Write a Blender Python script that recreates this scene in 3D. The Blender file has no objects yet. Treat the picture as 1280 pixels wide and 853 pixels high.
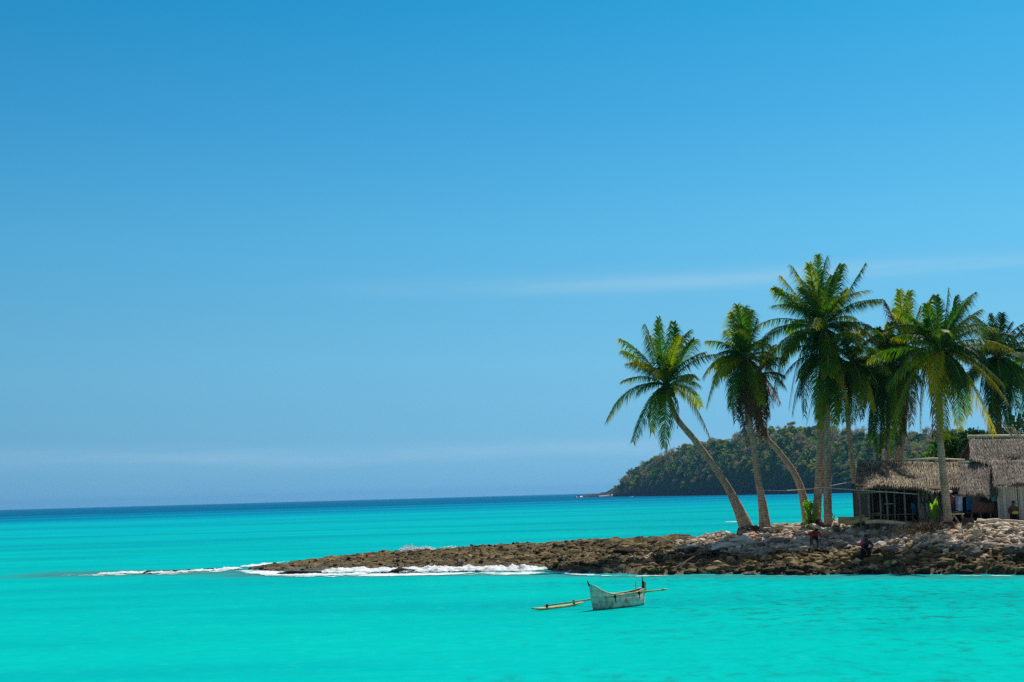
import bpy, bmesh, math, random
import numpy as np
from mathutils import Vector, Matrix, Quaternion

random.seed(7); RNG = np.random.default_rng(11)
S = bpy.context.scene
COL = S.collection
R = math.radians
F = 1778.0
CAMZ = 4.0
HAZE = .00007
PITCH, ROLL = math.atan(192.7 / F), math.atan(0.0278)

# ------------------------------------------------------------------ camera
fwd = Vector((0, math.cos(PITCH), math.sin(PITCH)))
up0 = Vector((0, -math.sin(PITCH), math.cos(PITCH)))
rt0 = Vector((1, 0, 0))
rt = rt0 * math.cos(ROLL) - up0 * math.sin(ROLL)
up = rt0 * math.sin(ROLL) + up0 * math.cos(ROLL)
cd = bpy.data.cameras.new('camera'); cam = bpy.data.objects.new('camera', cd); COL.objects.link(cam)
m = Matrix.Identity(4)
for i in range(3):
    m[i][0], m[i][1], m[i][2] = rt[i], up[i], -fwd[i]
m.translation = (0, 0, CAMZ)
cam.matrix_world = m
cd.sensor_width = 36; cd.sensor_fit = 'HORIZONTAL'; cd.lens = F / 1280 * 36
cd.clip_start = 0.5; cd.clip_end = 60000
S.camera = cam

def ray(px, py):
    return fwd + rt * ((px - 640) / F) - up * ((py - 426.5) / F)
def at(px, py, Y):                                   # the point of a sight line at depth Y
    d = ray(px, py); return Vector((0, 0, CAMZ)) + d * (Y / d.y)
def on(px, py, h=0.0):                               # the point of a sight line at height h
    d = ray(px, py); return Vector((0, 0, CAMZ)) + d * ((h - CAMZ) / d.z)

# ------------------------------------------------------------------ numpy noise
def _hash(ix, iy, iz, seed):
    h = (ix.astype(np.int64) * 374761393 + iy.astype(np.int64) * 668265263 + iz.astype(np.int64) * 2147483647 + seed * 974711) & 0x7fffffff
    h = ((h ^ (h >> 13)) * 1274126177) & 0x7fffffff
    return ((h ^ (h >> 16)) & 0xffff) / 65535.0
def vnoise(x, y, z=0.0, seed=0):
    x = np.asarray(x, float); y = np.asarray(y, float); z = np.asarray(z, float) + np.zeros_like(x)
    ix, iy, iz = np.floor(x), np.floor(y), np.floor(z)
    fx, fy, fz = x - ix, y - iy, z - iz
    fx, fy, fz = [t * t * (3 - 2 * t) for t in (fx, fy, fz)]
    o = 0
    for a in (0, 1):
        for b in (0, 1):
            for c in (0, 1):
                o = o + _hash(ix + a, iy + b, iz + c, seed) * (fx if a else 1 - fx) * (fy if b else 1 - fy) * (fz if c else 1 - fz)
    return o
def fbm(x, y, z=0.0, octv=4, seed=0, gain=.5):
    s, a, n = 0, 1.0, 0
    for k in range(octv):
        s = s + a * vnoise(x * 2 ** k, y * 2 ** k, np.asarray(z) * 2 ** k, seed + k); n += a; a *= gain
    return s / n

# ------------------------------------------------------------------ object helpers
def tag(o, label=None, cat=None, group=None, kind=None):
    if label: o['label'] = label
    if cat: o['category'] = cat
    if group: o['group'] = group
    if kind: o['kind'] = kind
    return o
def empty(name, loc=(0, 0, 0)):
    o = bpy.data.objects.new(name, None); COL.objects.link(o); o.location = loc
    o.empty_display_size = .3
    return o
def np_mesh(name, verts, faces, mats, mat_idx=None, smooth=False, attrs=None):
    """verts Nx3, faces: array (M,k) of one face size, or a list of such arrays."""
    me = bpy.data.meshes.new(name)
    verts = np.asarray(verts, np.float32)
    if not isinstance(faces, list): faces = [faces]
    faces = [np.asarray(f, np.int32) for f in faces if len(f)]
    me.vertices.add(len(verts)); me.vertices.foreach_set('co', verts.ravel())
    li = np.concatenate([f.ravel() for f in faces])
    cnt = np.concatenate([np.full(len(f), f.shape[1], np.int32) for f in faces])
    st = np.concatenate([[0], np.cumsum(cnt)[:-1]]).astype(np.int32)
    me.loops.add(len(li)); me.loops.foreach_set('vertex_index', li)
    me.polygons.add(len(cnt)); me.polygons.foreach_set('loop_start', st)
    try: me.polygons.foreach_set('loop_total', cnt)
    except Exception: pass
    for mt in (mats if isinstance(mats, (list, tuple)) else [mats]): me.materials.append(mt)
    if mat_idx is not None: me.polygons.foreach_set('material_index', np.asarray(mat_idx, np.int32))
    me.polygons.foreach_set('use_smooth', np.full(len(cnt), smooth))
    for k, v in (attrs or {}).items():
        a = me.attributes.new(k, 'FLOAT', 'POINT'); a.data.foreach_set('value', np.asarray(v, np.float32))
    me.update(calc_edges=True); me.validate()
    return me
def link(name, me, parent=None):
    o = bpy.data.objects.new(name, me); COL.objects.link(o)
    if parent is not None: o.parent = parent
    return o

class MB:
    """collects shapes into one mesh; verts are in the parent's local space"""
    def __init__(s): s.v, s.f, s.m, s.t, s.mi, s.tint = [], [], [], [], 0, 0.5
    def add(s, vs, fs):
        b = len(s.v); s.v += [tuple(v) for v in vs]; s.f += [tuple(i + b for i in f) for f in fs]
        s.m += [s.mi] * len(fs); s.t += [s.tint] * len(vs); return s
    def box(s, c, d, rot=None):
        c = Vector(c); h = Vector(d) / 2
        vs = [Vector((x * h.x, y * h.y, z * h.z)) for x in (-1, 1) for y in (-1, 1) for z in (-1, 1)]
        if rot: vs = [rot @ v for v in vs]
        return s.add([c + v for v in vs], [(0, 1, 3, 2), (4, 6, 7, 5), (0, 4, 5, 1), (2, 3, 7, 6), (0, 2, 6, 4), (1, 5, 7, 3)])
    def quadbox(s, p, thick):                       # slab from 4 corner points, thickness downwards along its normal
        p = [Vector(q) for q in p]; n = (p[1] - p[0]).cross(p[3] - p[0]).normalized()
        q = [v - n * thick for v in p]
        return s.add(p + q, [(0, 1, 2, 3), (7, 6, 5, 4), (0, 4, 5, 1), (1, 5, 6, 2), (2, 6, 7, 3), (3, 7, 4, 0)])
    def tube(s, pts, rad, n=8, wob=0.0, cap=True):
        pts = [Vector(p) for p in pts]; k = len(pts)
        rad = rad if isinstance(rad, (list, tuple)) else [rad] * k
        vs, fs = [], []
        ref = None
        for i, p in enumerate(pts):
            t = (pts[min(i + 1, k - 1)] - pts[max(i - 1, 0)]).normalized()
            if ref is None: ref = t.orthogonal().normalized()
            ref = (ref - t * ref.dot(t)).normalized(); b = t.cross(ref)
            for j in range(n):
                a = 2 * math.pi * j / n; rr = rad[i] * (1 + random.uniform(-wob, wob))
                vs.append(p + (ref * math.cos(a) + b * math.sin(a)) * rr)
        for i in range(k - 1):
            for j in range(n):
                fs.append((i * n + j, i * n + (j + 1) % n, (i + 1) * n + (j + 1) % n, (i + 1) * n + j))
        if cap: fs += [tuple(range(n - 1, -1, -1)), tuple((k - 1) * n + j for j in range(n))]
        return s.add(vs, fs)
    def blob(s, c, r, sub=2, jit=.15, seed=0, rot=None):
        bm = bmesh.new(); bmesh.ops.create_icosphere(bm, subdivisions=sub, radius=1)
        co = np.array([v.co[:] for v in bm.verts]); fs = [tuple(v.index for v in f.verts) for f in bm.faces]; bm.free()
        k = 1 + jit * (fbm(co[:, 0] * 1.7 + 9, co[:, 1] * 1.7 + 9, co[:, 2] * 1.7 + 9, 3, seed) - .5) * 2
        co = co * k[:, None] * np.array(r if hasattr(r, '__len__') else (r, r, r))
        vs = [Vector(v) for v in co]
        if rot: vs = [rot @ v for v in vs]
        return s.add([Vector(c) + v for v in vs], fs)
    def build(s, name, mats, parent=None, smooth=False, bevel=0):
        me = bpy.data.meshes.new(name); me.from_pydata(s.v, [], s.f)
        for mt in (mats if isinstance(mats, (list, tuple)) else [mats]): me.materials.append(mt)
        me.polygons.foreach_set('material_index', s.m); me.polygons.foreach_set('use_smooth', [smooth] * len(s.f))
        a = me.attributes.new('tint', 'FLOAT', 'POINT'); a.data.foreach_set('value', s.t)
        me.update()
        o = link(name, me, parent)
        if bevel:
            b = o.modifiers.new('bevel', 'BEVEL'); b.width = bevel; b.segments = 2; b.limit_method = 'ANGLE'
        return o
def bez(p0, p1, p2, n):
    return [p0 * (1 - t) ** 2 + p1 * 2 * t * (1 - t) + p2 * t * t for t in [i / (n - 1) for i in range(n)]]
def spline(pts, n):
    """Catmull-Rom through the points"""
    P = [Vector(p) for p in pts]; P = [P[0] * 2 - P[1]] + P + [P[-1] * 2 - P[-2]]; out = []
    k = len(P) - 3
    for i in range(n):
        u = i / (n - 1) * k; j = min(int(u), k - 1); t = u - j; a, b, c, d = P[j:j + 4]
        out.append(.5 * ((2 * b) + (c - a) * t + (2 * a - 5 * b + 4 * c - d) * t * t + (3 * b - a - 3 * c + d) * t ** 3))
    return out

# ------------------------------------------------------------------ materials
class NT:
    def __init__(s, name):
        s.m = bpy.data.materials.new(name); s.m.use_nodes = True; s.t = s.m.node_tree; s.t.nodes.clear()
        s.out = s.n('ShaderNodeOutputMaterial')
    def n(s, typ, **kw):
        nd = s.t.nodes.new(typ)
        for k, v in kw.items():
            if k in nd.inputs: s.set(nd.inputs[k], v)
            else: setattr(nd, k, v)
        return nd
    def set(s, inp, v):
        if isinstance(v, bpy.types.NodeSocket): s.t.links.new(v, inp)
        elif isinstance(v, (tuple, list)) and inp.type == 'RGBA' and len(v) == 3: inp.default_value = (*v, 1)
        else: inp.default_value = v
    def pos(s): return s.n('ShaderNodeNewGeometry').outputs['Position']
    def obj(s): return s.n('ShaderNodeTexCoord').outputs['Object']
    def map(s, v, scale=(1, 1, 1), rot=(0, 0, 0)):
        return s.n('ShaderNodeMapping', Vector=v, Scale=scale, Rotation=rot).outputs[0]
    def noise(s, v, scale, detail=4, rough=.55, dist=0.0):
        return s.n('ShaderNodeTexNoise', Vector=v, Scale=scale, Detail=detail, Roughness=rough, Distortion=dist).outputs['Fac']
    def ramp(s, fac, stops, interp='LINEAR'):
        nd = s.n('ShaderNodeValToRGB'); s.set(nd.inputs[0], fac); cr = nd.color_ramp; cr.interpolation = interp
        while len(cr.elements) < len(stops): cr.elements.new(.5)
        for e, (p, c) in zip(cr.elements, stops): e.position = p; e.color = (*c, 1) if hasattr(c, '__len__') else (c, c, c, 1)
        return nd.outputs[0]
    def mix(s, f, a, b, blend='MIX'):
        nd = s.n('ShaderNodeMix', data_type='RGBA', blend_type=blend)
        s.set(nd.inputs[0], f); s.set(nd.inputs[6], a); s.set(nd.inputs[7], b); return nd.outputs[2]
    def math(s, op, a, b=0.0, clamp=False):
        nd = s.n('ShaderNodeMath', operation=op, use_clamp=clamp); s.set(nd.inputs[0], a); s.set(nd.inputs[1], b); return nd.outputs[0]
    def attr(s, name): return s.n('ShaderNodeAttribute', attribute_name=name).outputs['Fac']
    def rand(s): return s.n('ShaderNodeObjectInfo').outputs['Random']
    def bump(s, h, strength=.5, dist=.1): return s.n('ShaderNodeBump', Height=h, Strength=strength, Distance=dist).outputs[0]
    def principled(s, col, rough=.8, normal=None, spec=.3, **kw):
        p = s.n('ShaderNodeBsdfPrincipled'); s.set(p.inputs['Base Color'], col); s.set(p.inputs['Roughness'], rough)
        p.inputs['Specular IOR Level'].default_value = spec
        if normal is not None: s.set(p.inputs['Normal'], normal)
        for k, v in kw.items(): s.set(p.inputs[k], v)
        return p.outputs[0]
    def done(s, sh): s.t.links.new(sh, s.out.inputs['Surface']); return s.m

def simple(name, col, rough=.8, var=.25, scale=6, bump=.3, spec=.3):
    t = NT(name); n = t.noise(t.obj(), scale, 5); c0 = tuple(x * (1 - var) for x in col); c1 = tuple(min(1, x * (1 + var)) for x in col)
    return t.done(t.principled(t.ramp(n, [(.3, c0), (.7, c1)]), rough, t.bump(n, bump, .05), spec))

def tinted(name, stops, rough=.9, scale=8, bump=.5, spec=.2, nmix=.5):
    """colour picked by the stored per-piece tint, broken up by noise"""
    t = NT(name); n = t.noise(t.pos(), scale, 5, .65)
    f = t.math('ADD', t.attr('tint'), t.math('MULTIPLY', t.math('SUBTRACT', n, .5), nmix), True)
    return t.done(t.principled(t.ramp(f, stops), rough, t.bump(t.noise(t.pos(), scale * 2.5, 4, .7), bump, .04), spec))

def leaf(name, a, b, tipc, trans, tf=.45, rough=.45):
    t = NT(name)
    c = t.mix(t.rand(), a, b)
    n = t.noise(t.pos(), 2.3, 3)
    c = t.mix(t.ramp(n, [(.35, 0), (.75, .6)]), c, b)
    al = t.attr('along')
    c = t.mix(t.ramp(t.math('ADD', al, t.math('MULTIPLY', t.math('SUBTRACT', n, .5), .5)), [(.6, 0), (1.0, .75)]), c, tipc)
    d = t.principled(c, rough, spec=.15)
    tr = t.n('ShaderNodeBsdfTranslucent'); t.set(tr.inputs[0], t.mix(1.0, c, trans, 'MULTIPLY'))
    mx = t.n('ShaderNodeMixShader'); mx.inputs[0].default_value = tf
    t.t.links.new(d, mx.inputs[1]); t.t.links.new(tr.outputs[0], mx.inputs[2])
    return t.done(mx.outputs[0])

M = {}
M['frond_green'] = leaf('frond_green', (.014, .070, .005), (.036, .105, .006), (.24, .22, .012), (3.6, 3.1, .8), .46, .5)  # yellow tip colour: ageing leaf plus sunlit tips painted in
M['frond_mid'] = leaf('frond_mid', (.034, .105, .006), (.095, .145, .008), (.30, .26, .016), (3.2, 2.8, .8), .5, .5)
M['frond_yellow'] = leaf('frond_yellow', (.17, .19, .008), (.32, .29, .012), (.34, .22, .014), (2.4, 2.1, .8), .5, .5)  # yellowing leaf; also carries the painted tone of sunlit fronds
M['frond_dark'] = leaf('frond_dark', (.008, .042, .005), (.020, .066, .006), (.06, .075, .008), (2.8, 2.5, .9), .38, .55)
M['frond_dead'] = leaf('frond_dead', (.085, .045, .025), (.15, .085, .04), (.12, .07, .04), (1.2, 1.0, .8), .25, .8)
M['frond_red'] = leaf('frond_red', (.22, .085, .035), (.30, .15, .05), (.14, .06, .04), (1.4, 1.1, .8), .3, .8)
M['rachis'] = simple('rachis', (.17, .17, .025), .6, .3, 3)
M['coconut'] = simple('coconut', (.07, .075, .015), .6, .4, 4, spec=.15)
M['spathe'] = simple('spathe', (.30, .20, .08), .8, .4, 8)

def mk_bark():
    t = NT('palm_bark')
    p = t.pos(); al = t.attr('tint')                      # tint = metres along the trunk
    n = t.noise(t.map(p, (3, 3, 1.2)), 3, 6, .65)
    w = t.n('ShaderNodeTexWave', wave_type='BANDS', bands_direction='Z', wave_profile='SAW')
    cv = t.n('ShaderNodeCombineXYZ'); t.set(cv.inputs[2], t.math('ADD', al, t.math('MULTIPLY', n, .10)))
    t.set(w.inputs['Vector'], cv.outputs[0]); w.inputs['Scale'].default_value = 2.2; w.inputs['Distortion'].default_value = .4
    ring = w.outputs['Fac']
    c = t.ramp(n, [(.25, (.22, .15, .10)), (.5, (.48, .34, .24)), (.75, (.72, .55, .41))])
    c = t.mix(t.ramp(ring, [(0.0, .75), (.22, 0)]), c, (.10, .075, .06))
    c = t.mix(t.ramp(t.noise(p, 1.3, 3), [(.55, 0), (.68, .55)]), c, (.20, .16, .13))
    h = t.math('ADD', t.math('MULTIPLY', ring, .6), n)
    return t.done(t.principled(c, .9, t.bump(h, .7, .06), .15))
M['bark'] = mk_bark()
M['root'] = simple('root', (.07, .05, .04), .95, .5, 6, .8)
M['husk'] = simple('husk', (.10, .055, .03), .95, .5, 7, .8)

# sea -------------------------------------------------------------
def mk_water():
    t = NT('sea_water'); p = t.pos()
    sx = t.n('ShaderNodeSeparateXYZ', Vector=p)
    Y = sx.outputs[1]; X = sx.outputs[0]
    # deep water begins a few hundred metres out, in ragged bands
    wob = t.noise(t.map(p, (.0011, .0075, 1)), 1.0, 4, .6)
    dl = t.math('LOGARITHM', t.math('MAXIMUM', Y, 8.0), 10.0)
    f = t.math('ADD', dl, t.math('MULTIPLY', t.math('SUBTRACT', wob, .5), .95))
    f = t.math('ADD', f, t.math('MULTIPLY', t.math('MAXIMUM', t.math('MINIMUM', X, 60.0), -420.0), -.00045))
    fac = t.math('DIVIDE', t.math('SUBTRACT', f, 1.38), 1.62, True)
    base = t.ramp(fac, [(0.0, (.000, .470, .415)), (.16, (.000, .44, .40)), (.30, (.000, .41, .40)), (.45, (.000, .395, .41)), (.71, (.000, .37, .43)),
                        (.80, (.000, .255, .365)), (.90, (.000, .175, .30)), (1.0, (.000, .105, .215))])
    # seagrass and reef patches on the bottom
    pt = t.noise(t.map(p, (.012, .06, 1)), 1.0, 4, .55, .4)
    shal = t.math('SUBTRACT', 1.0, t.ramp(fac, [(.60, 0), (.80, 1)]))
    ms = lambda v: t.math('MULTIPLY', v, shal)
    base = t.mix(ms(t.ramp(pt, [(.52, 0), (.72, .42)])), base, (.000, .24, .28))
    p2 = t.noise(t.map(p, (.05, .16, 1)), 1.0, 3, .5)
    base = t.mix(ms(t.ramp(p2, [(.40, 0), (.72, .45)])), base, (.000, .53, .42))
    p3 = t.noise(t.map(p, (.028, .11, 1), (0, 0, R(-6))), 1.0, 3, .5)
    base = t.mix(ms(t.ramp(p3, [(.46, 0), (.66, .60)])), base, (.000, .33, .33))
    p4 = t.noise(t.map(p, (.004, .024, 1)), 1.0, 4, .6)
    base = t.mix(t.math('MULTIPLY', t.ramp(p4, [(.48, 0), (.60, .55)]), t.ramp(fac, [(.25, 0), (.42, 1), (.72, 1), (.85, 0)])), base, (.000, .235, .32))
    # shallow reef flat off the point
    reef = t.attr('reef')
    rn = t.noise(t.map(p, (.35, .8, 1)), 1.0, 5, .65)
    base = t.mix(t.math('MULTIPLY', reef, t.ramp(rn, [(.25, .25), (.65, 1)])), base, (.055, .165, .165))
    # ripples: bump, plus their shaded and bright faces painted into the colour
    n1 = t.noise(t.map(p, (1.15, 1.0, 1)), 1.0, 4, .6, .3)
    n2 = t.noise(t.map(p, (.16, .45, 1)), 1.0, 3, .5)
    hgt = t.math('ADD', t.math('MULTIPLY', n1, .10), t.math('MULTIPLY', n2, .38))
    nrm = t.bump(hgt, .55, 1.0)
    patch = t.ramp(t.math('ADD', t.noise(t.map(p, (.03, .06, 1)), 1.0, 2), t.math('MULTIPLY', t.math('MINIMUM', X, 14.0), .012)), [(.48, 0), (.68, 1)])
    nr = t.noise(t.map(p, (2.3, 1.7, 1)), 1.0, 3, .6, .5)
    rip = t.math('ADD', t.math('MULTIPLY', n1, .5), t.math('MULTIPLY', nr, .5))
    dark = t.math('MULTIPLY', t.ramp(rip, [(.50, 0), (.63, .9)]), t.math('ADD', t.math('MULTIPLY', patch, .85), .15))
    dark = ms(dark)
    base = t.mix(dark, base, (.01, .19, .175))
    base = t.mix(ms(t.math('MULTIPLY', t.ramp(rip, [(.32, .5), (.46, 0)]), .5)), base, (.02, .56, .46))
    d = t.n('ShaderNodeBsdfDiffuse', Color=base)
    nrm2 = t.bump(hgt, .12, 1.0); t.t.links.new(nrm2, d.inputs['Normal'])
    g = t.n('ShaderNodeBsdfGlossy', Roughness=.12, Color=(.25, .7, .9)); t.t.links.new(nrm, g.inputs['Normal'])
    mx = t.n('ShaderNodeMixShader'); mx.inputs[0].default_value = .065
    t.t.links.new(d.outputs[0], mx.inputs[1]); t.t.links.new(g.outputs[0], mx.inputs[2])
    return t.done(mx.outputs[0])
M['water'] = mk_water()
t = NT('foam'); n = t.noise(t.map(t.pos(), (1.0, .6, 1)), 2.6, 6, .75); thk = t.math('ADD', t.attr('thick'), t.math('MULTIPLY', t.math('SUBTRACT', n, .5), 1.1), True)
M['foam'] = t.done(t.principled(t.ramp(thk, [(.0, (.06, .45, .42)), (.40, (.28, .52, .51)), (.8, (.74, .77, .78))]), .8, t.bump(n, .6, .1), .1, **{'Subsurface Weight': .0}))

# shore -----------------------------------------------------------
def mk_shore():
    t = NT('shore_rock'); p = t.pos()
    n = t.noise(p, 1.6, 7, .7); n2 = t.noise(p, 7, 5, .7); n3 = t.noise(t.map(p, (.35, .35, 1)), 1, 4, .6)
    algae = t.ramp(n, [(.28, (.022, .017, .010)), (.42, (.085, .058, .022)), (.55, (.20, .142, .052)), (.72, (.35, .265, .12))])
    algae = t.mix(t.ramp(n3, [(.5, 0), (.66, .35)]), algae, (.115, .105, .03))
    algae = t.mix(t.ramp(t.noise(t.map(p, (.55, 1.1, 1)), 1, 5, .65), [(.50, 0), (.60, .8)]), algae, (.026, .020, .013))
    coral = t.ramp(n2, [(.25, (.14, .12, .10)), (.45, (.33, .28, .22)), (.7, (.58, .51, .41))])
    sand = t.ramp(n2, [(.3, (.52, .45, .35)), (.7, (.72, .66, .55))])
    z = t.math('ADD', t.attr('zone'), t.math('MULTIPLY', t.math('SUBTRACT', n, .5), .7))
    c = t.mix(t.ramp(z, [(.42, 0), (.55, 1)]), algae, coral)
    sd = t.math('MULTIPLY', t.attr('sand'), t.ramp(t.noise(t.map(p, (.5, 1.4, 1)), 1, 4, .6), [(.46, 0), (.52, 1)]))
    c = t.mix(sd, c, sand)
    wet = t.attr('wet'); c = t.mix(t.math('MULTIPLY', wet, .75), c, (.018, .015, .012))
    h = t.math('ADD', t.math('MULTIPLY', n, 1.0), t.math('MULTIPLY', n2, .4))
    return t.done(t.principled(c, t.ramp(wet, [(0, .95), (1, .45)]), t.bump(h, .9, .18), .25))
M['shore'] = mk_shore()
M['rubble'] = tinted('rubble', [(0, (.08, .06, .045)), (.22, (.24, .18, .125)), (.45, (.50, .395, .275)), (.7, (.68, .56, .41)), (.92, (.82, .72, .57)), (1, (.56, .23, .10))])
M['weedrock'] = tinted('weedrock', [(0, (.012, .010, .008)), (.3, (.042, .028, .013)), (.6, (.145, .100, .036)), (.85, (.28, .205, .080)), (1, (.42, .33, .18))], scale=10)
M['boulder'] = tinted('boulder', [(0, (.10, .085, .07)), (.35, (.28, .24, .19)), (.65, (.46, .40, .31)), (1, (.66, .60, .50))], scale=4, nmix=.8)
M['driftwood'] = simple('driftwood', (.58, .48, .31), .8, .35, 4, .5)
M['yellow_log'] = simple('yellow_log', (.62, .46, .17), .6, .25, 3, .3)
M['brush'] = tinted('brush', [(0, (.05, .035, .02)), (.5, (.17, .115, .05)), (1, (.32, .25, .11))])
M['bush_leaf'] = leaf('bush_leaf', (.03, .09, .012), (.06, .14, .015), (.09, .16, .02), (2.4, 2.2, .8), .4)
M['banana_leaf'] = leaf('banana_leaf', (.09, .26, .015), (.16, .34, .02), (.22, .30, .03), (2.2, 2.0, .6), .5)

# huts ------------------------------------------------------------
M['thatch'] = tinted('thatch', [(0, (.03, .025, .021)), (.35, (.125, .103, .083)), (.65, (.27, .23, .185)), (1, (.48, .41, .33))], scale=9, nmix=.5)
M['thatch_tan'] = tinted('thatch_tan', [(0, (.03, .022, .016)), (.35, (.15, .115, .078)), (.65, (.36, .285, .19)), (1, (.62, .51, .35))], scale=9, nmix=.5)
def mk_plank(name, a, b, stripe=7.0, stain=None):
    t = NT(name); p = t.obj()
    n = t.noise(t.map(p, (6, 6, .5)), 1, 5, .6)
    sx = t.n('ShaderNodeSeparateXYZ', Vector=p)
    cell = t.math('FLOOR', t.math('MULTIPLY', sx.outputs[0], stripe))
    wn = t.n('ShaderNodeTexWhiteNoise', noise_dimensions='1D', W=cell).outputs['Value']
    fr = t.math('FRACT', t.math('MULTIPLY', sx.outputs[0], stripe))
    c = t.mix(t.math('ADD', t.math('MULTIPLY', n, .5), t.math('MULTIPLY', wn, .5)), a, b)
    c = t.mix(t.ramp(fr, [(0, .85), (.07, 0), (.93, 0), (1, .85)]), c, (.015, .012, .01))
    if stain: c = t.mix(t.ramp(t.noise(t.map(p, (1.2, 1.2, .6)), 1, 3), [(.45, 0), (.6, .8)]), c, stain)
    return t.done(t.principled(c, .85, t.bump(n, .4, .02), .2))
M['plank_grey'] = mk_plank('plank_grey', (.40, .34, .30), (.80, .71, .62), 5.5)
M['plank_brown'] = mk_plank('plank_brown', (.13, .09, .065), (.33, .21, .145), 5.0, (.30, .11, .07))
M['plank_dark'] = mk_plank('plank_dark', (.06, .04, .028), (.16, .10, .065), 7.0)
M['post'] = simple('post', (.27, .215, .16), .85, .35, 6, .4)
M['ridge'] = simple('ridge', (.74, .56, .40), .8, .25, 5, .4)
M['rope'] = simple('rope', (.62, .58, .50), .9, .15, 12, .1)

def cloth(name, a, b, scale=3.0):
    t = NT(name); n = t.noise(t.obj(), scale, 4, .6)
    return t.done(t.principled(t.ramp(n, [(.4, a), (.6, b)]), .9, t.bump(n, .3, .05), .1))
M['cloth_white'] = cloth('cloth_white', (.78, .80, .86), (.30, .38, .72))
M['cloth_blue'] = cloth('cloth_blue', (.015, .09, .22), (.04, .20, .38))
M['cloth_black'] = cloth('cloth_black', (.012, .012, .018), (.03, .03, .05))
M['cloth_teal'] = cloth('cloth_teal', (.03, .42, .44), (.05, .55, .55))
M['cloth_red'] = cloth('cloth_red', (.55, .045, .03), (.42, .03, .025))
M['cloth_pink'] = cloth('cloth_pink', (.75, .09, .22), (.60, .05, .15))
M['cloth_maroon'] = cloth('cloth_maroon', (.10, .03, .03), (.16, .05, .045))
M['cloth_navy'] = cloth('cloth_navy', (.02, .022, .05), (.03, .035, .07))
M['cloth_yellow'] = cloth('cloth_yellow', (.66, .60, .03), (.55, .48, .03))
M['cap_white'] = cloth('cap_white', (.82, .80, .86), (.74, .72, .80))
M['skin'] = simple('skin', (.105, .058, .036), .5, .12, 5, .1)
M['hair'] = simple('hair', (.012, .010, .009), .7, .3, 20, .3)
M['eye'] = simple('eye', (.7, .68, .64), .3, .05, 5, 0)

# canoe / boats ---------------------------------------------------
def mk_hull():
    t = NT('canoe_hull'); p = t.obj()
    n = t.noise(t.map(p, (1.2, 5, 5)), 1.3, 6, .7); n2 = t.noise(p, 2.2, 4, .6)
    c = t.ramp(n, [(.28, (.26, .225, .19)), (.44, (.62, .50, .40)), (.6, (.84, .71, .58)), (.8, (.92, .81, .69))])
    c = t.mix(t.ramp(n2, [(.54, 0), (.66, .75)]), c, (.20, .14, .085))
    c = t.mix(t.ramp(t.noise(t.map(p, (3, 3, 1)), 2.0, 3), [(.56, 0), (.66, .6)]), c, (.17, .26, .25))  # teal patches: water reflection painted into the hull colour
    sz = t.n('ShaderNodeSeparateXYZ', Vector=p).outputs[2]
    c = t.mix(t.ramp(t.math('ADD', sz, t.math('MULTIPLY', n, .1)), [(.06, .8), (.14, 0)]), c, (.06, .075, .06))
    return t.done(t.principled(c, .75, t.bump(n, .5, .02), .3))
M['hull'] = mk_hull()
M['hull_inside'] = simple('hull_inside', (.24, .15, .08), .85, .35, 5, .4)
M['bamboo'] = simple('bamboo', (.50, .36, .11), .5, .35, 5, .3)
M['tar'] = simple('tar', (.03, .024, .02), .8, .4, 8, .3)
M['boat_white'] = simple('boat_white', (.90, .90, .90), .35, .05, 1, 0, .5)
M['boat_dark'] = simple('boat_dark', (.03, .035, .05), .3, .2, 1, 0, .5)

# headland --------------------------------------------------------
def tree_leaf(name, a, b, tf=.25):
    t = NT(name)
    n = t.noise(t.obj(), .45, 4, .6)
    c = t.mix(t.math('ADD', t.math('MULTIPLY', t.rand(), .55), t.math('MULTIPLY', n, .5)), a, b)
    d = t.principled(c, .7, spec=.2)
    tr = t.n('ShaderNodeBsdfTranslucent', Color=t.mix(1.0, c, (1.7, 1.6, .8), 'MULTIPLY'))
    mx = t.n('ShaderNodeMixShader'); mx.inputs[0].default_value = tf
    t.t.links.new(d, mx.inputs[1]); t.t.links.new(tr.outputs[0], mx.inputs[2])
    return t.done(mx.outputs[0])
M['tree_dark'] = tree_leaf('tree_dark', (.038, .105, .034), (.090, .190, .048))
M['tree_mid'] = tree_leaf('tree_mid', (.075, .165, .032), (.18, .28, .045))
M['tree_olive'] = tree_leaf('tree_olive', (.22, .25, .035), (.40, .38, .06))
M['tree_dry'] = tree_leaf('tree_dry', (.24, .20, .17), (.40, .33, .27))
M['tree_bark'] = simple('tree_bark', (.16, .135, .11), .9, .3, 1)
t = NT('headland_ground'); p = t.pos(); n = t.noise(p, .12, 6, .65); n2 = t.noise(p, .5, 5, .6)
zz = t.n('ShaderNodeSeparateXYZ', Vector=p).outputs[2]
rockc = t.ramp(n2, [(.3, (.022, .022, .022)), (.6, (.065, .060, .053)), (.8, (.16, .13, .10))])
vegc = t.ramp(n2, [(.3, (.02, .045, .018)), (.55, (.045, .085, .024)), (.75, (.11, .13, .045))])
c = t.mix(t.ramp(t.math('ADD', zz, t.math('MULTIPLY', n, 5.0)), [(.0, 0), (.0001, 0)]), rockc, vegc)
vf = t.math('DIVIDE', t.math('SUBTRACT', t.math('ADD', zz, t.math('MULTIPLY', n, 6.0)), 7.5), 2.0, True)
c = t.mix(vf, rockc, vegc)
M['headland'] = t.done(t.principled(c, .95, t.bump(n2, 1.0, 1.5), .1))

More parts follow.
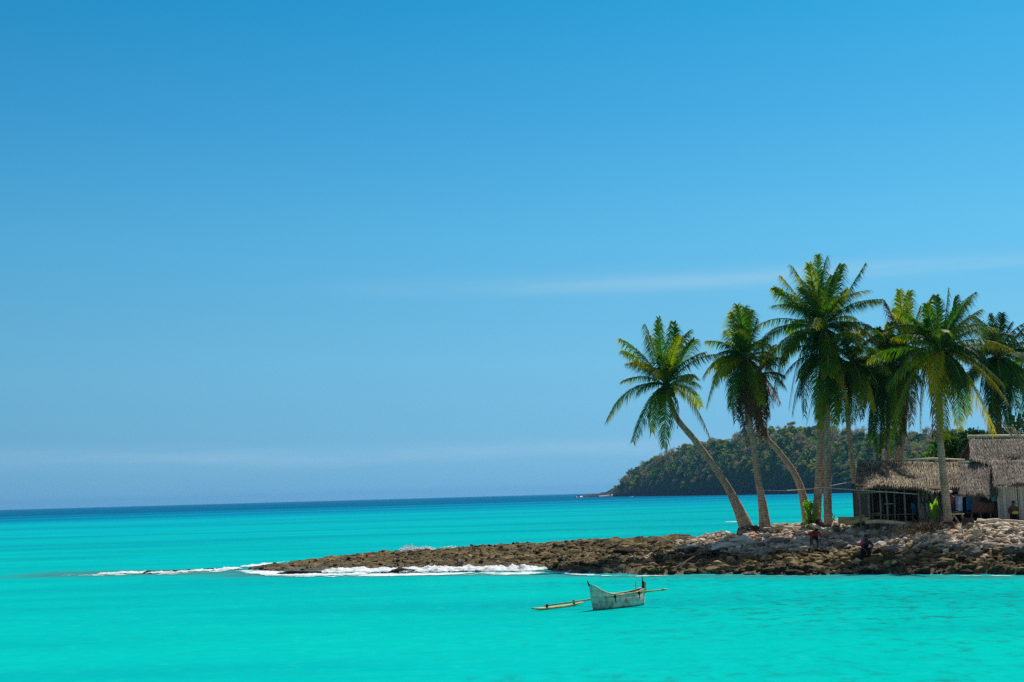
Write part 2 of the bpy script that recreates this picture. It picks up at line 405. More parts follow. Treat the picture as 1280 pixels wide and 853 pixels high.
# ================================================================== world + sun
SUN_EL, SUN_AZ = R(52), R(33)                           # azimuth from +Y towards +X
W = bpy.data.worlds.new('World'); S.world = W; W.use_nodes = True
wt = W.node_tree; wt.nodes.clear()
def wn(typ): return wt.nodes.new(typ)
out = wn('ShaderNodeOutputWorld'); bg = wn('ShaderNodeBackground'); bg.inputs[1].default_value = .110
sky = wn('ShaderNodeTexSky'); sky.sky_type = 'NISHITA'; sky.sun_disc = False
sky.sun_elevation = SUN_EL; sky.sun_rotation = SUN_AZ; sky.air_density = 1.0; sky.dust_density = .25; sky.ozone_density = 2.0; sky.altitude = 0
tc = wn('ShaderNodeTexCoord'); sep = wn('ShaderNodeSeparateXYZ'); wt.links.new(tc.outputs['Generated'], sep.inputs[0])
def wm(op, a, b):
    nd = wn('ShaderNodeMath'); nd.operation = op
    for i, v in enumerate((a, b)):
        if isinstance(v, (int, float)): nd.inputs[i].default_value = v
        else: wt.links.new(v, nd.inputs[i])
    return nd.outputs[0]
# a clear dry sky: the thick pale layer near the horizon is lifted out of the model
zz = wm('ADD', wm('MULTIPLY', wm('MAXIMUM', sep.outputs[2], 0.0), 1.0), .30)
cmb = wn('ShaderNodeCombineXYZ'); wt.links.new(sep.outputs[0], cmb.inputs[0]); wt.links.new(sep.outputs[1], cmb.inputs[1]); wt.links.new(zz, cmb.inputs[2])
nrmz = wn('ShaderNodeVectorMath'); nrmz.operation = 'NORMALIZE'; wt.links.new(cmb.outputs[0], nrmz.inputs[0])
wt.links.new(nrmz.outputs[0], sky.inputs[0])
tint = wn('ShaderNodeMix'); tint.data_type = 'RGBA'; tint.blend_type = 'MULTIPLY'; tint.inputs[0].default_value = 1
wt.links.new(sky.outputs[0], tint.inputs[6]); ramp_ = wn('ShaderNodeValToRGB'); wt.links.new(sep.outputs[2], ramp_.inputs[0]); cr_ = ramp_.color_ramp
stops_ = [(0, (.66, .98, .92)), (.09, (.66, 1.22, 1.10)), (.178, (.44, 1.23, 1.20)), (.26, (.24, 1.06, 1.18)), (.335, (.11, .96, 1.12)), (1, (.25, .88, 1.0))]
while len(cr_.elements) < len(stops_): cr_.elements.new(.5)
for e_, (p_, c_) in zip(cr_.elements, stops_): e_.position = p_; e_.color = (*c_, 1)
def ss(v, a, b):
    nd = wn('ShaderNodeMapRange'); nd.interpolation_type = 'SMOOTHSTEP'; wt.links.new(v, nd.inputs[0]); nd.inputs[1].default_value = a; nd.inputs[2].default_value = b; return nd.outputs[0]
fw_ = wm('MULTIPLY', ss(sep.outputs[1], .5, .86), wm('SUBTRACT', 1.0, ss(sep.outputs[2], .38, .6)))
tm_ = wn('ShaderNodeMix'); tm_.data_type = 'RGBA'; wt.links.new(fw_, tm_.inputs[0]); tm_.inputs[6].default_value = (1.05, 1.0, .90, 1); wt.links.new(ramp_.outputs[0], tm_.inputs[7])
wt.links.new(tm_.outputs[2], tint.inputs[7])
hs = wn('ShaderNodeHueSaturation'); hs.inputs['Saturation'].default_value = 1.0; hs.inputs['Value'].default_value = 1.0; wt.links.new(tint.outputs[2], hs.inputs['Color'])
# thin cirrus veils
mp = wn('ShaderNodeMapping'); mp.inputs['Scale'].default_value = (1.6, 1.6, 16); mp.inputs['Rotation'].default_value = (0, R(1.2), 0)
wt.links.new(tc.outputs['Generated'], mp.inputs[0])
nz = wn('ShaderNodeTexNoise'); nz.inputs['Scale'].default_value = 2.6; nz.inputs['Detail'].default_value = 6; nz.inputs['Roughness'].default_value = .55
wt.links.new(mp.outputs[0], nz.inputs[0])
def band(c, w):                                        # soft band round an elevation
    d = wm('DIVIDE', wm('SUBTRACT', wm('ADD', sep.outputs[2], wm('MULTIPLY', sep.outputs[0], .006)), c), w)
    return wm('POWER', 2.718, wm('MULTIPLY', wm('MULTIPLY', d, d), -1.0))
xr = wn('ShaderNodeMapRange'); wt.links.new(sep.outputs[0], xr.inputs[0]); xr.inputs[1].default_value = -.16; xr.inputs[2].default_value = .10
bn = wm('ADD', wm('MULTIPLY', band(.146, .0065), xr.outputs[0]), wm('MULTIPLY', band(.030, .007), .7))
cr = wn('ShaderNodeMapRange'); wt.links.new(nz.outputs[0], cr.inputs[0]); cr.inputs[1].default_value = .31; cr.inputs[2].default_value = .66
cf = wm('MULTIPLY', wm('MULTIPLY', bn, cr.outputs[0]), .50)
cl = wn('ShaderNodeMix'); cl.data_type = 'RGBA'; wt.links.new(cf, cl.inputs[0]); wt.links.new(hs.outputs[0], cl.inputs[6]); cl.inputs[7].default_value = (4.0, 6.0, 7.4, 1)
wt.links.new(cl.outputs[2], bg.inputs[0]); wt.links.new(bg.outputs[0], out.inputs[0])

sd = bpy.data.lights.new('sun', 'SUN'); sd.energy = 4.9; sd.angle = R(.53); sd.color = (1.0, .95, .86)
sun = bpy.data.objects.new('sun', sd); COL.objects.link(sun)
sv = Vector((math.sin(SUN_AZ) * math.cos(SUN_EL), math.cos(SUN_AZ) * math.cos(SUN_EL), math.sin(SUN_EL)))
sun.rotation_euler = (-sv).to_track_quat('-Z', 'Y').to_euler(); sun.location = (20, 30, 60)

# ================================================================== shore heights
near_px = [(300, 711.5), (345, 715), (400, 714), (480, 713), (600, 711), (680, 711.5), (740, 717.5), (840, 718.5), (1000, 718.5), (1150, 718), (1280, 718.5), (1500, 719)]
NEAR = np.array([on(x, y, 0)[:2] for x, y in near_px])
crest_px = [(300, 710.8, .06), (345, 705, .28), (400, 697.5, .45), (480, 689.5, .62), (560, 685, .75), (640, 679.5, .88), (720, 675.5, 1.0), (800, 672.5, 1.15), (880, 668.5, 1.35),
            (930, 664, 1.62), (975, 658, 1.75), (1010, 652, 1.95), (1060, 651, 2.0), (1120, 653, 2.0), (1280, 656, 1.85), (1500, 660, 1.8)]
CREST = np.array([[*on(x, y, h)[:2], h] for x, y, h in crest_px])
def shore_parts(X, Y):
    yn = np.interp(X, NEAR[:, 0], NEAR[:, 1]); yc = np.interp(X, CREST[:, 0], CREST[:, 1]); hc = np.interp(X, CREST[:, 0], CREST[:, 2])
    w = np.interp(X, NEAR[:, 0], np.arange(len(NEAR)) * 0.0)
    t = (Y - yn) / np.maximum(yc - yn, .5)
    return yn, yc, hc, t
XTIP = NEAR[0, 0]
def shore_h(X, Y, rough=True):
    X = np.asarray(X, float); Y = np.asarray(Y, float)
    yn, yc, hc, t = shore_parts(X, Y + (vnoise(X * .45, Y * .2, 0, 3) - .5) * 1.6)
    lip = np.clip((t + .02) / .05, 0, 1)
    h = hc * (.14 * lip + .86 * np.clip(t, 0, 1))
    h = np.where(t < 0, np.maximum(t * 6, -1) * .5, h)
    plate = np.interp(X - .225 * (Y - 78), [13, 16.5, 18.5], [0.1, 1.0, 18.0]); fall = np.interp(X, [-16, 8, 16], [2.5, 5.0, 8.0])
    b = (Y - yc - plate) / fall
    h = np.where(b > 0, hc * np.clip(1 - b, 0, 1) - np.clip(b - .6, 0, 1) * 1.2, h)
    tip = np.clip((X - XTIP) / .7, 0, 1); h = h * tip - (1 - tip) * .5
    if rough:
        k = np.clip(h + .25, 0, .6) / .6 * np.interp(X, [XTIP, XTIP + 14], [.5, 1])
        flat = np.clip((t - .98) / .1, 0, 1) * np.clip((X - 12) / 4, 0, 1)            # trodden ground round the huts
        k = k * (1 - .85 * flat)
        rid = 1 - np.abs(fbm(X * .55, Y * .8, 0, 3, 21) - .5) * 4
        h = h + k * (.30 * (fbm(X * .35, Y * .5, 0, 3, 5) - .5) + .16 * rid - .10 + .34 * (fbm(X * 1.7, Y * 2.0, 0, 4, 9, .6) - .5) - .16 * np.clip(1 - np.abs(fbm(X * .9 + Y * .3, Y * .9, 0, 3, 27) - .5) * 16, 0, 1) + .12 * (np.floor(fbm(X * .3, Y * .6, 0, 3, 61) * 9) / 9 - .5) + .10 * (vnoise(X * 5, Y * 5, 0, 13) - .5))
    return h
def hit(px, py, y0=62.0, y1=112.0):
    """first point of the shore a sight line meets, or None"""
    d = ray(px, py); Y = np.linspace(y0, y1, 700); k = Y / d.y
    X = d.x * k; Z = CAMZ + d.z * k; g_ = shore_h(X, Y); w_ = np.nonzero(Z <= g_)[0]
    if not len(w_): return None
    i = w_[0]; return Vector((X[i], Y[i], g_[i]))
def hz(x, y): return float(shore_h(np.array([x]), np.array([y]))[0])

xs = np.arange(-24, 52, .16); ys = np.concatenate([np.arange(54, 84, .14), np.arange(84, 118, .25)])
GX, GY = np.meshgrid(xs, ys); H = shore_h(GX, GY)
ny, nx = GX.shape
V = np.stack([GX, GY, H], -1).reshape(-1, 3)
idx = np.arange(nx * ny).reshape(ny, nx)
Fq = np.stack([idx[:-1, :-1], idx[:-1, 1:], idx[1:, 1:], idx[1:, :-1]], -1).reshape(-1, 4)
yn, yc, hc, tt = shore_parts(GX, GY)
zone = np.clip((tt - .22) * 1.6, 0, 1) * np.clip((GX - 8.5) / 4, 0, 1)
zone = np.where(GX > 11, np.clip(.5 + (tt - .38) * 2.2, 0, 1), zone * .9)
sandc = [(on(905, 686, .8), 5.5, 1.8), (on(860, 690, .7), 4, 1.0), (on(955, 676, 1.0), 4.5, 1.6)]
sand = np.zeros_like(GX)
for c, rx, ry in sandc: sand = np.maximum(sand, np.clip(1.5 - ((GX - c.x) / rx) ** 2 - ((GY - c.y) / ry) ** 2, 0, 1))
sand = np.maximum(sand, np.clip((tt - .97) / .05, 0, 1) * np.clip((GX - 18.5) / 2, 0, 1))
wet = np.clip(1 - (H - .02) / .22, 0, 1)
me = np_mesh('shore', V, Fq, M['shore'], attrs={'zone': zone.ravel(), 'sand': sand.ravel(), 'wet': wet.ravel()})
tag(link('shore', me), kind='structure')

# ================================================================== water: fine near the point, one sheet to the horizon
wx = np.concatenate([[-9000, -3000, -400, -120, -60], np.arange(-44, 45, 1.0), [60, 120, 400, 3000, 9000]])
wy = np.concatenate([[-300, 5, 20, 35, 50], np.arange(56, 112, 1.0), [130, 200, 500, 1500, 4000, 12000]])
WX, WY = np.meshgrid(wx, wy); wv = np.stack([WX, WY, np.zeros_like(WX)], -1).reshape(-1, 3)
ii = np.arange(WX.size).reshape(WX.shape)
wf = np.stack([ii[:-1, :-1], ii[:-1, 1:], ii[1:, 1:], ii[1:, :-1]], -1).reshape(-1, 4)
tipx = on(305, 713, 0)
def strip(px0, py0, px1, py1, wd):
    a, b = on(px0, py0), on(px1, py1); ab = (b - a).to_2d(); L = ab.length; ab /= L
    u = (WX - a.x) * ab.x + (WY - a.y) * ab.y; v = -(WX - a.x) * ab.y + (WY - a.y) * ab.x
    return np.clip(1.3 - (v / wd) ** 2, 0, 1) * np.clip((u + 4) / 4, 0, 1) * np.clip((L + 2 - u) / 2, 0, 1)
reef = np.maximum.reduce([strip(70, 718, 320, 714, 4.0), strip(310, 718, 700, 716, 3.0), strip(700, 720, 1290, 721.5, 1.6) * .8,
                          strip(560, 668, 900, 655, 9) * .28, strip(930, 652, 1010, 651, 5) * .6])
me = np_mesh('sea', wv, wf, M['water'], attrs={'reef': reef.ravel()})
tag(link('sea', me), kind='structure')

# ================================================================== foam
def foam_strip(name, pts, w, hgt, seed, thr, dens=.07):
    """broken white water lying along a polyline of sea points; pieces where the noise is high"""
    P = spline(pts, 200); L = sum((P[i + 1] - P[i]).length for i in range(199))
    nu = int(L / dens); nv = max(8, int(w / dens)); P = spline(pts, nu)
    P = np.array([p[:] for p in P]); T = np.gradient(P, axis=0); T /= np.linalg.norm(T[:, :2], axis=1)[:, None]
    Nn = np.stack([-T[:, 1], T[:, 0], np.zeros(nu)], -1)
    v = np.linspace(-1, 1, nv)
    A = P[:, None, :] + Nn[:, None, :] * (v[None, :, None] * w / 2)
    X, Y = A[..., 0], A[..., 1]
    u = np.linspace(0, 1, nu)[:, None]
    env = (1 - v[None, :] ** 2) * np.clip(np.minimum(u, 1 - u) * 10, 0, 1) ** .5
    nz_ = fbm(X * .8, Y * 1.1, 0, 3, seed, .6) * .52 + fbm(X * 3.2, Y * 3.2, 0, 4, seed + 90, .75) * .48
    big = fbm(X * .25, Y * .25, 0, 2, seed + 50)
    f = env * .55 + nz_ * .75 + big * .35
    z = .02 + np.clip(f - thr, 0, 1) * hgt * (.1 + 2.2 * fbm(X * 3.1, Y * 3.1, 0, 4, seed + 7, .7))
    A[..., 2] = z
    keep = f > thr
    thin = np.clip((f - thr) / .14, 0, 1).ravel()
    k = np.arange(nu * nv).reshape(nu, nv)
    q = np.stack([k[:-1, :-1], k[1:, :-1], k[1:, 1:], k[:-1, 1:]], -1).reshape(-1, 4)
    kf = keep.ravel()[q].all(1)
    return A.reshape(-1, 3), q[kf], thin
def foam_obj(name, parts, label):
    Vs, Fs, b = [], [], 0
    Ts = []
    for v, f, h_ in parts: Vs.append(v); Fs.append(f + b); Ts.append(h_); b += len(v)
    v = np.concatenate(Vs); f = np.concatenate(Fs); th_ = np.concatenate(Ts)
    used = np.unique(f); rm = np.full(len(v), -1); rm[used] = np.arange(len(used))
    o = link(name, np_mesh(name, v[used], rm[f], M['foam'], smooth=True, attrs={'thick': th_[used]}))
    return tag(o, label, 'foam', kind='stuff')
W0 = lambda l: [on(x, y, 0) for x, y in l]
foam_obj('sea_foam', [
    foam_strip('a', W0([(125, 719), (150, 717.5), (200, 716.5), (250, 714), (310, 711)]), 4.2, .34, 1, .93),
    foam_strip('a', W0([(60, 719.5), (130, 718.8), (200, 717.5), (300, 713.5)]), 6.5, .06, 41, 1.04),
    foam_strip('b', W0([(300, 712.5), (330, 716), (355, 719), (420, 719), (470, 717.5)]), 3.2, .16, 2, .93),
    foam_strip('c', W0([(385, 715.5), (450, 715), (520, 714.5), (580, 713.5), (640, 713), (684, 713.5)]), 4.2, .50, 3, .84),
    foam_strip('c', W0([(330, 719), (420, 719.5), (520, 718.5), (620, 717.5), (700, 716.5)]), 6.5, .06, 42, 1.03),
    foam_strip('d', W0([(690, 716), (740, 720), (790, 721), (850, 719.5)]), 1.3, .14, 4, .98),
    foam_strip('d', W0([(850, 720), (1000, 720.5), (1150, 720), (1290, 721)]), .9, .08, 5, 1.08),
    foam_strip('e', W0([(300, 710), (330, 706.5), (365, 701.5)]), 1.8, .25, 6, .90),
    foam_strip('f', W0([(968, 659), (985, 657.5), (1005, 655)]), 4, .25, 8, .92),
    foam_strip('g', W0([(912, 653), (925, 652.3)]), 4, .2, 9, .95),
], 'white water breaking along the dark rocks of the point')
# spray thrown up behind the rocks
pr = []
bm = bmesh.new(); bmesh.ops.create_icosphere(bm, subdivisions=1, radius=1)
ico_v = np.array([v.co[:] for v in bm.verts]); ico_f = np.array([[v.index for v in f.verts] for f in bm.faces]); bm.free()
rs = random.Random(5); vv, ff, b = [], [], 0
for k in range(4000):
    u = rs.random()
    px = 491 + 95 * u ** 1.4; peak = .55 * math.exp(-((px - 508) / 9) ** 2) + .40 * math.exp(-((px - 528) / 9) ** 2) + .25 * math.exp(-((px - 560) / 12) ** 2) + .12
    p = on(px, 689.5 - (px - 490) * .055, .62); Y = p.y + rs.uniform(1.2, 3.0)
    z = .3 + peak * rs.random() ** 2.0
    s = rs.uniform(.008, .045) * (1.6 if z < .7 else .7)
    vv.append(ico_v * s * np.array([1.2, 1, .9]) + np.array([p.x + rs.uniform(-.25, .25), Y, z])); ff.append(ico_f + b); b += 12
sp = link('sea_spray', np_mesh('sea_spray', np.concatenate(vv), np.concatenate(ff), M['foam'], smooth=True, attrs={'thick': np.ones(12 * 4000)}))
tag(sp, 'white spray thrown up behind the low rocks', 'spray', kind='stuff')

# ================================================================== stones
def stone_cloud(name, N, sampler, mat, sizes, sub, flat, seed):
    rg = np.random.default_rng(seed)
    bm = bmesh.new(); bmesh.ops.create_icosphere(bm, subdivisions=sub, radius=1)
    bv = np.array([v.co[:] for v in bm.verts]); bf = np.array([[v.index for v in f.verts] for f in bm.faces]); bm.free()
    protos = []
    for k in range(14):
        c = bv.copy(); 
        for _ in range(7):                                  # plane cuts give broken faces
            d = rg.normal(size=3); d /= np.linalg.norm(d); h = rg.uniform(.45, .85)
            ov = np.maximum(c @ d - h, 0); c = c - ov[:, None] * d * .95
        c += rg.normal(size=c.shape) * .05
        protos.append(c)
    pts, sc, tn = sampler(rg, N)
    N = len(pts); nv = len(bv)
    out = np.empty((N, nv, 3), np.float32)
    for i in range(N):
        a = rg.uniform(0, 2 * np.pi); ca, sa = np.cos(a), np.sin(a); tl = rg.normal() * .28
        s = sc[i] * np.array([rg.uniform(.8, 1.7), rg.uniform(.6, 1.1), rg.uniform(*flat)])
        c = protos[i % 14] * s
        c = np.stack([c[:, 0], c[:, 1] * np.cos(tl) - c[:, 2] * np.sin(tl), c[:, 1] * np.sin(tl) + c[:, 2] * np.cos(tl)], -1)
        c = np.stack([c[:, 0] * ca - c[:, 1] * sa, c[:, 0] * sa + c[:, 1] * ca, c[:, 2]], -1)
        out[i] = c + pts[i]
    fs = (bf[None] + (np.arange(N) * nv)[:, None, None]).reshape(-1, 3)
    return link(name, np_mesh(name, out.reshape(-1, 3), fs, mat, attrs={'tint': np.repeat(tn, nv)}))
def samp_rubble(rg, N):
    X = rg.uniform(9, 34, N * 2); Y = rg.uniform(62, 84, N * 2); yn, yc, hc, t = shore_parts(X, Y)
    t = t + (fbm(X * .5, Y * .5, 0, 3, 77) - .5) * .35
    pr = np.clip((t - .32) / .12, 0, 1) * np.clip((1.05 - t) / .05, 0, 1)
    pr = np.where(X < 14, pr * np.clip((X - 9 + (fbm(X * .4, Y * .4, 0, 3, 71) - .5) * 6) / 4, 0, 1), pr)
    k = rg.random(N * 2) < pr; X, Y, t = X[k][:N], Y[k][:N], t[k][:N]
    s = .055 + .25 * rg.random(len(X)) ** 4.0
    tn = np.clip(rg.normal(.55, .2, len(X)), 0, .96); tn = np.where(rg.random(len(X)) < .012, 1.0, tn)
    tn *= np.clip(.55 + (t - .32) * 2.0, .5, 1)
    red_ = (np.abs(X - 11.6) < 1.6) & (t > .72) & (rg.random(len(X)) < .16); tn = np.where(red_, 1.0, tn)
    return np.stack([X, Y, shore_h(X, Y) + s * .25], -1), s, tn
tag(stone_cloud('coral_rubble', 11000, samp_rubble, M['rubble'], None, 1, (.35, .75), 3), 'pale coral rubble covering the bank below the huts', 'rubble', kind='stuff')
def samp_weed(rg, N):
    X = rg.uniform(-15.5, 34, N * 3); Y = rg.uniform(60, 96, N * 3); yn, yc, hc, t = shore_parts(X, Y)
    lim = np.interp(X, [-15, 2, 8, 12], [1.0, 1.0, .85, .42])
    t2 = t + (fbm(X * .5, Y * .5, 0, 3, 78) - .5) * .3
    pr = np.clip((t + .05) / .05, 0, 1) * np.clip((lim - t2) / .1, 0, 1) * np.interp(X, [-15, 5, 12], [.45, .5, 1.0])
    k = rg.random(N * 3) < pr; X, Y = X[k][:N], Y[k][:N]; h = shore_h(X, Y)
    k = h > -.08; X, Y, h = X[k], Y[k], h[k]
    s = (.05 + .30 * rg.random(len(X)) ** 4.0) * np.interp(X, [-15, 0, 9], [.38, .6, 1.0])
    tn = np.clip((rg.normal(.55, .2, len(X)) + (fbm(X * .5, Y * .9, 0, 3, 83) - .5) * 1.1) * np.clip(.35 + h * 3.0, .2, 1), 0, 1)
    return np.stack([X, Y, h + s * .12], -1), s, tn
tag(stone_cloud('weedy_stones', 13000, samp_weed, M['weedrock'], None, 1, (.4, .9), 4), 'brown weed covered stones along the tide line', 'stones', kind='stuff')

# rocks one can pick out
def cut_rock(size, seed, sub=3):
    """a broken rock: sphere cut by random planes, then weathered"""
    rg = np.random.default_rng(seed + 400); bm = bmesh.new(); bmesh.ops.create_icosphere(bm, subdivisions=sub, radius=1)
    c = np.array([v.co[:] for v in bm.verts]); f = [tuple(v.index for v in q.verts) for q in bm.faces]; bm.free()
    for _ in range(13):
        d = rg.normal(size=3); d /= np.linalg.norm(d); h = rg.uniform(.42, .82); ov = np.maximum(c @ d - h, 0); c = c - ov[:, None] * d * .95
    nrm = c / np.linalg.norm(c, axis=1)[:, None]
    c = c + nrm * ((fbm(c[:, 0] * 3 + seed, c[:, 1] * 3, c[:, 2] * 3, 4, seed, .65) - .5) * .5)[:, None]
    return [Vector(v) for v in c * np.array(size)], f
def boulder(px, py, h, size, tint, label, mat='boulder', seed=0, group=None, name='boulder', cat='rock', rot=0.0):
    p = (hit(px, py) if h > .05 else None) or on(px, py, h); p.z = max(hz(p.x, p.y), -.02)
    k = BS if h > .05 and name == 'boulder' else 1.0
    vs, fs = cut_rock((size[0] * k, size[1] * k, size[2] * (k ** .5)), seed)
    q = Matrix.Rotation(rot, 3, 'Z'); b = MB(); b.tint = tint
    b.add([q @ v + Vector((0, 0, size[2] * .25 + (.16 if name == 'beach_slab' else 0))) for v in vs], fs)
    o = b.build(name, M[mat]); o.location = p
    return tag(o, label, cat, group)
BS = .62
boulder(1118, 690, .8, (1.25, .8, .36), .40, 'long flat grey rock at the foot of the rubble, below the dead brush pile', seed=2)
boulder(1102, 684, .95, (.6, .5, .32), .78, 'pale rounded rock just right of the crouching person', seed=3)
boulder(1148, 673, 1.1, (.45, .4, .3), .85, 'whitish stone in the rubble halfway up the bank below the brush pile', seed=4)
boulder(1009, 684, .8, (.55, .4, .28), .75, 'pale rounded rock left of the bending person in red', seed=5)
boulder(993, 685, .8, (.5, .4, .25), .62, 'small tan rock above the white driftwood pole', seed=6)
boulder(975, 681, .8, (.95, .6, .42), .22, 'dark hollowed rock ledge below the leaning palms', seed=7)
boulder(1213, 698, .55, (.9, .55, .5), .12, 'dark rock with a shaded hollow on the weedy shelf below the thatched lean-to', seed=8)
boulder(1238, 686, .8, (1.5, .5, .28), .55, 'long sloping tan rock slab below the tall thatched hut', seed=9, rot=.25)
boulder(1270, 693, .65, (1.0, .7, .55), .10, 'biggest dark rock at the right edge of the shore', seed=10)
boulder(1198, 690, .7, (.6, .5, .4), .15, 'dark broken rock at the top edge of the weedy shelf', seed=11)
boulder(1050, 682, .9, (.75, .5, .34), .25, 'dark grey rock between the two people on the shore', seed=12)
boulder(1178, 667, 1.35, (.42, .3, .16), 1.0, 'flat orange tinted stone high on the rubble bank', seed=13)
boulder(920, 665, 1.5, (.32, .3, .34), .95, 'orange brown stump of rock beside the foot of the outermost palm', seed=14, mat='rubble')
boulder(575, 706, .2, (.42, .4, .40), .30, 'upright grey rock standing at the edge of the surf', seed=15)
boulder(372, 718, .02, (1.7, .5, .26), .10, 'low black rock ledge awash in foam near the tip of the point', 'weedrock', seed=16)
boulder(505, 715.5, .02, (1.05, .5, .30), .12, 'small black ledge in the middle of the surf line', 'weedrock', seed=17)
boulder(893, 715, .15, (.7, .5, .34), .72, 'ochre weedy rock at the water edge below the palms', 'weedrock', seed=20)
boulder(780, 693, .6, (1.7, .8, .36), .12, 'wide black hump standing in for the palm crown shadow in the middle of the point', 'weedrock', seed=21)  # dark mound put where the outermost palm's crown shadow falls
for k, (px, py) in enumerate([(189, 717), (211, 716.3), (221, 716), (241, 714.2), (263, 713.3), (279, 712.3)]):
    boulder(px, py, 0, (.5, .3, .16), .1, 'small black rock poking out of the breaker off the point', 'weedrock', 30 + k, 'rocks awash off the tip of the point')

# pale slabs of beach rock under the palms
slabs = [(905, 690, 2.6, .55, 'long cream slab of beach rock below the palms, the widest of the pale slabs'), (925, 681, 1.7, .5, 'cream slab of beach rock just below the foot of the outermost palm'),
         (862, 690, 1.8, .4, 'thin pale slab at the left end of the beach rock')]
for k, (px, py, L, wd, lb) in enumerate(slabs):
    boulder(px, py, .75, (L / 2, wd * 1.3, .26), .98, lb, 'boulder', 50 + k, rot=.08, name='beach_slab', cat='rock slab')

# ================================================================== driftwood and logs
def log(px0, py0, px1, py1, h0, h1, r0, r1, label, mat='driftwood', name='driftwood_log', cat='log', lift=.08, wob=.12, Y=None):
    a, b = hit(px0, py0) or on(px0, py0, h0), hit(px1, py1) or on(px1, py1, h1)
    if Y: a, b = at(px0, py0, Y), at(px1, py1, Y)
    a.z = max(a.z, hz(a.x, a.y) + r0 * .7) + lift; b.z = max(b.z, hz(b.x, b.y) + r1 * .7) + lift
    base = (a + b) / 2; n = 9; pts = []
    sd_ = a.x * 3.1
    for i in range(n):
        t = i / (n - 1); q = a.lerp(b, t) - base
        q += Vector((0, .04 * math.sin(t * 7 + sd_), .05 * math.sin(t * 5 + sd_))); pts.append(q)
    m_ = MB(); m_.tube(pts, [r0 + (r1 - r0) * i / (n - 1) for i in range(n)], 9, wob)
    o = m_.build(name, M[mat], smooth=True); o.location = base
    return tag(o, label, cat)
log(986, 691, 1016, 689.5, .75, .8, .09, .07, 'straight white driftwood pole at the feet of the bending person')
log(1161, 688, 1180, 685.5, .8, .9, .08, .06, 'short pale driftwood stick at the edge of the weedy rocks')
log(1180, 686.5, 1196, 687, .85, .85, .05, .04, 'thin pale stick continuing right of the short driftwood')
log(962, 667, 1002, 662, 1.35, 1.6, .12, .08, 'long bleached driftwood trunk lying right of the twin palm feet')
log(1014, 662, 1042, 669, 1.6, 1.4, .13, .08, 'thick grey driftwood trunk behind the bending person')
log(1048, 651, 1101, 644, 2.0, 2.25, .18, .07, 'thick yellow peeled log lying beside the open shed', 'yellow_log', lift=.02, Y=77.0)
log(1056, 655, 1086, 652, 1.95, 1.95, .13, .10, 'thinner yellow peeled log in front of the thick one', 'yellow_log', Y=75.8)
log(1222, 657, 1252, 659.5, 1.8, 1.75, .13, .09, 'pale driftwood beam edging the yard of the tall hut', Y=73.2)
log(1252, 660, 1300, 661, 1.75, 1.75, .07, .07, 'thin pale edging pole along the yard at the right edge', Y=73.0)
log(1082, 655, 1134, 655.5, 1.95, 1.95, .10, .10, 'straight bleached beam on the ground before the open shed', Y=74.9)
log(838, 716, 880, 696, .25, .65, .05, .035, 'thin dark bar slanting over the weedy rocks', 'root', lift=.15)  # thin dark tapered tube along a slanting line
for px, py, r, hh, mt, lb in [(1210, 658, .30, .42, 'root', 'dark tree stump chopping block in front of the lean-to'), (1221, 659.5, .2, .3, 'driftwood', 'pale cut block standing beside the dark stump')]:
    p = on(px, py, 1.8); b_ = MB(); b_.tube([(0, 0, -.15), (0, 0, .15), (.02, 0, hh)], [r * 1.1, r, r * .95], 12, .08)
    o = b_.build('tree_stump', M[mt]); o.location = (p.x, p.y, hz(p.x, p.y)); tag(o, lb, 'stump')

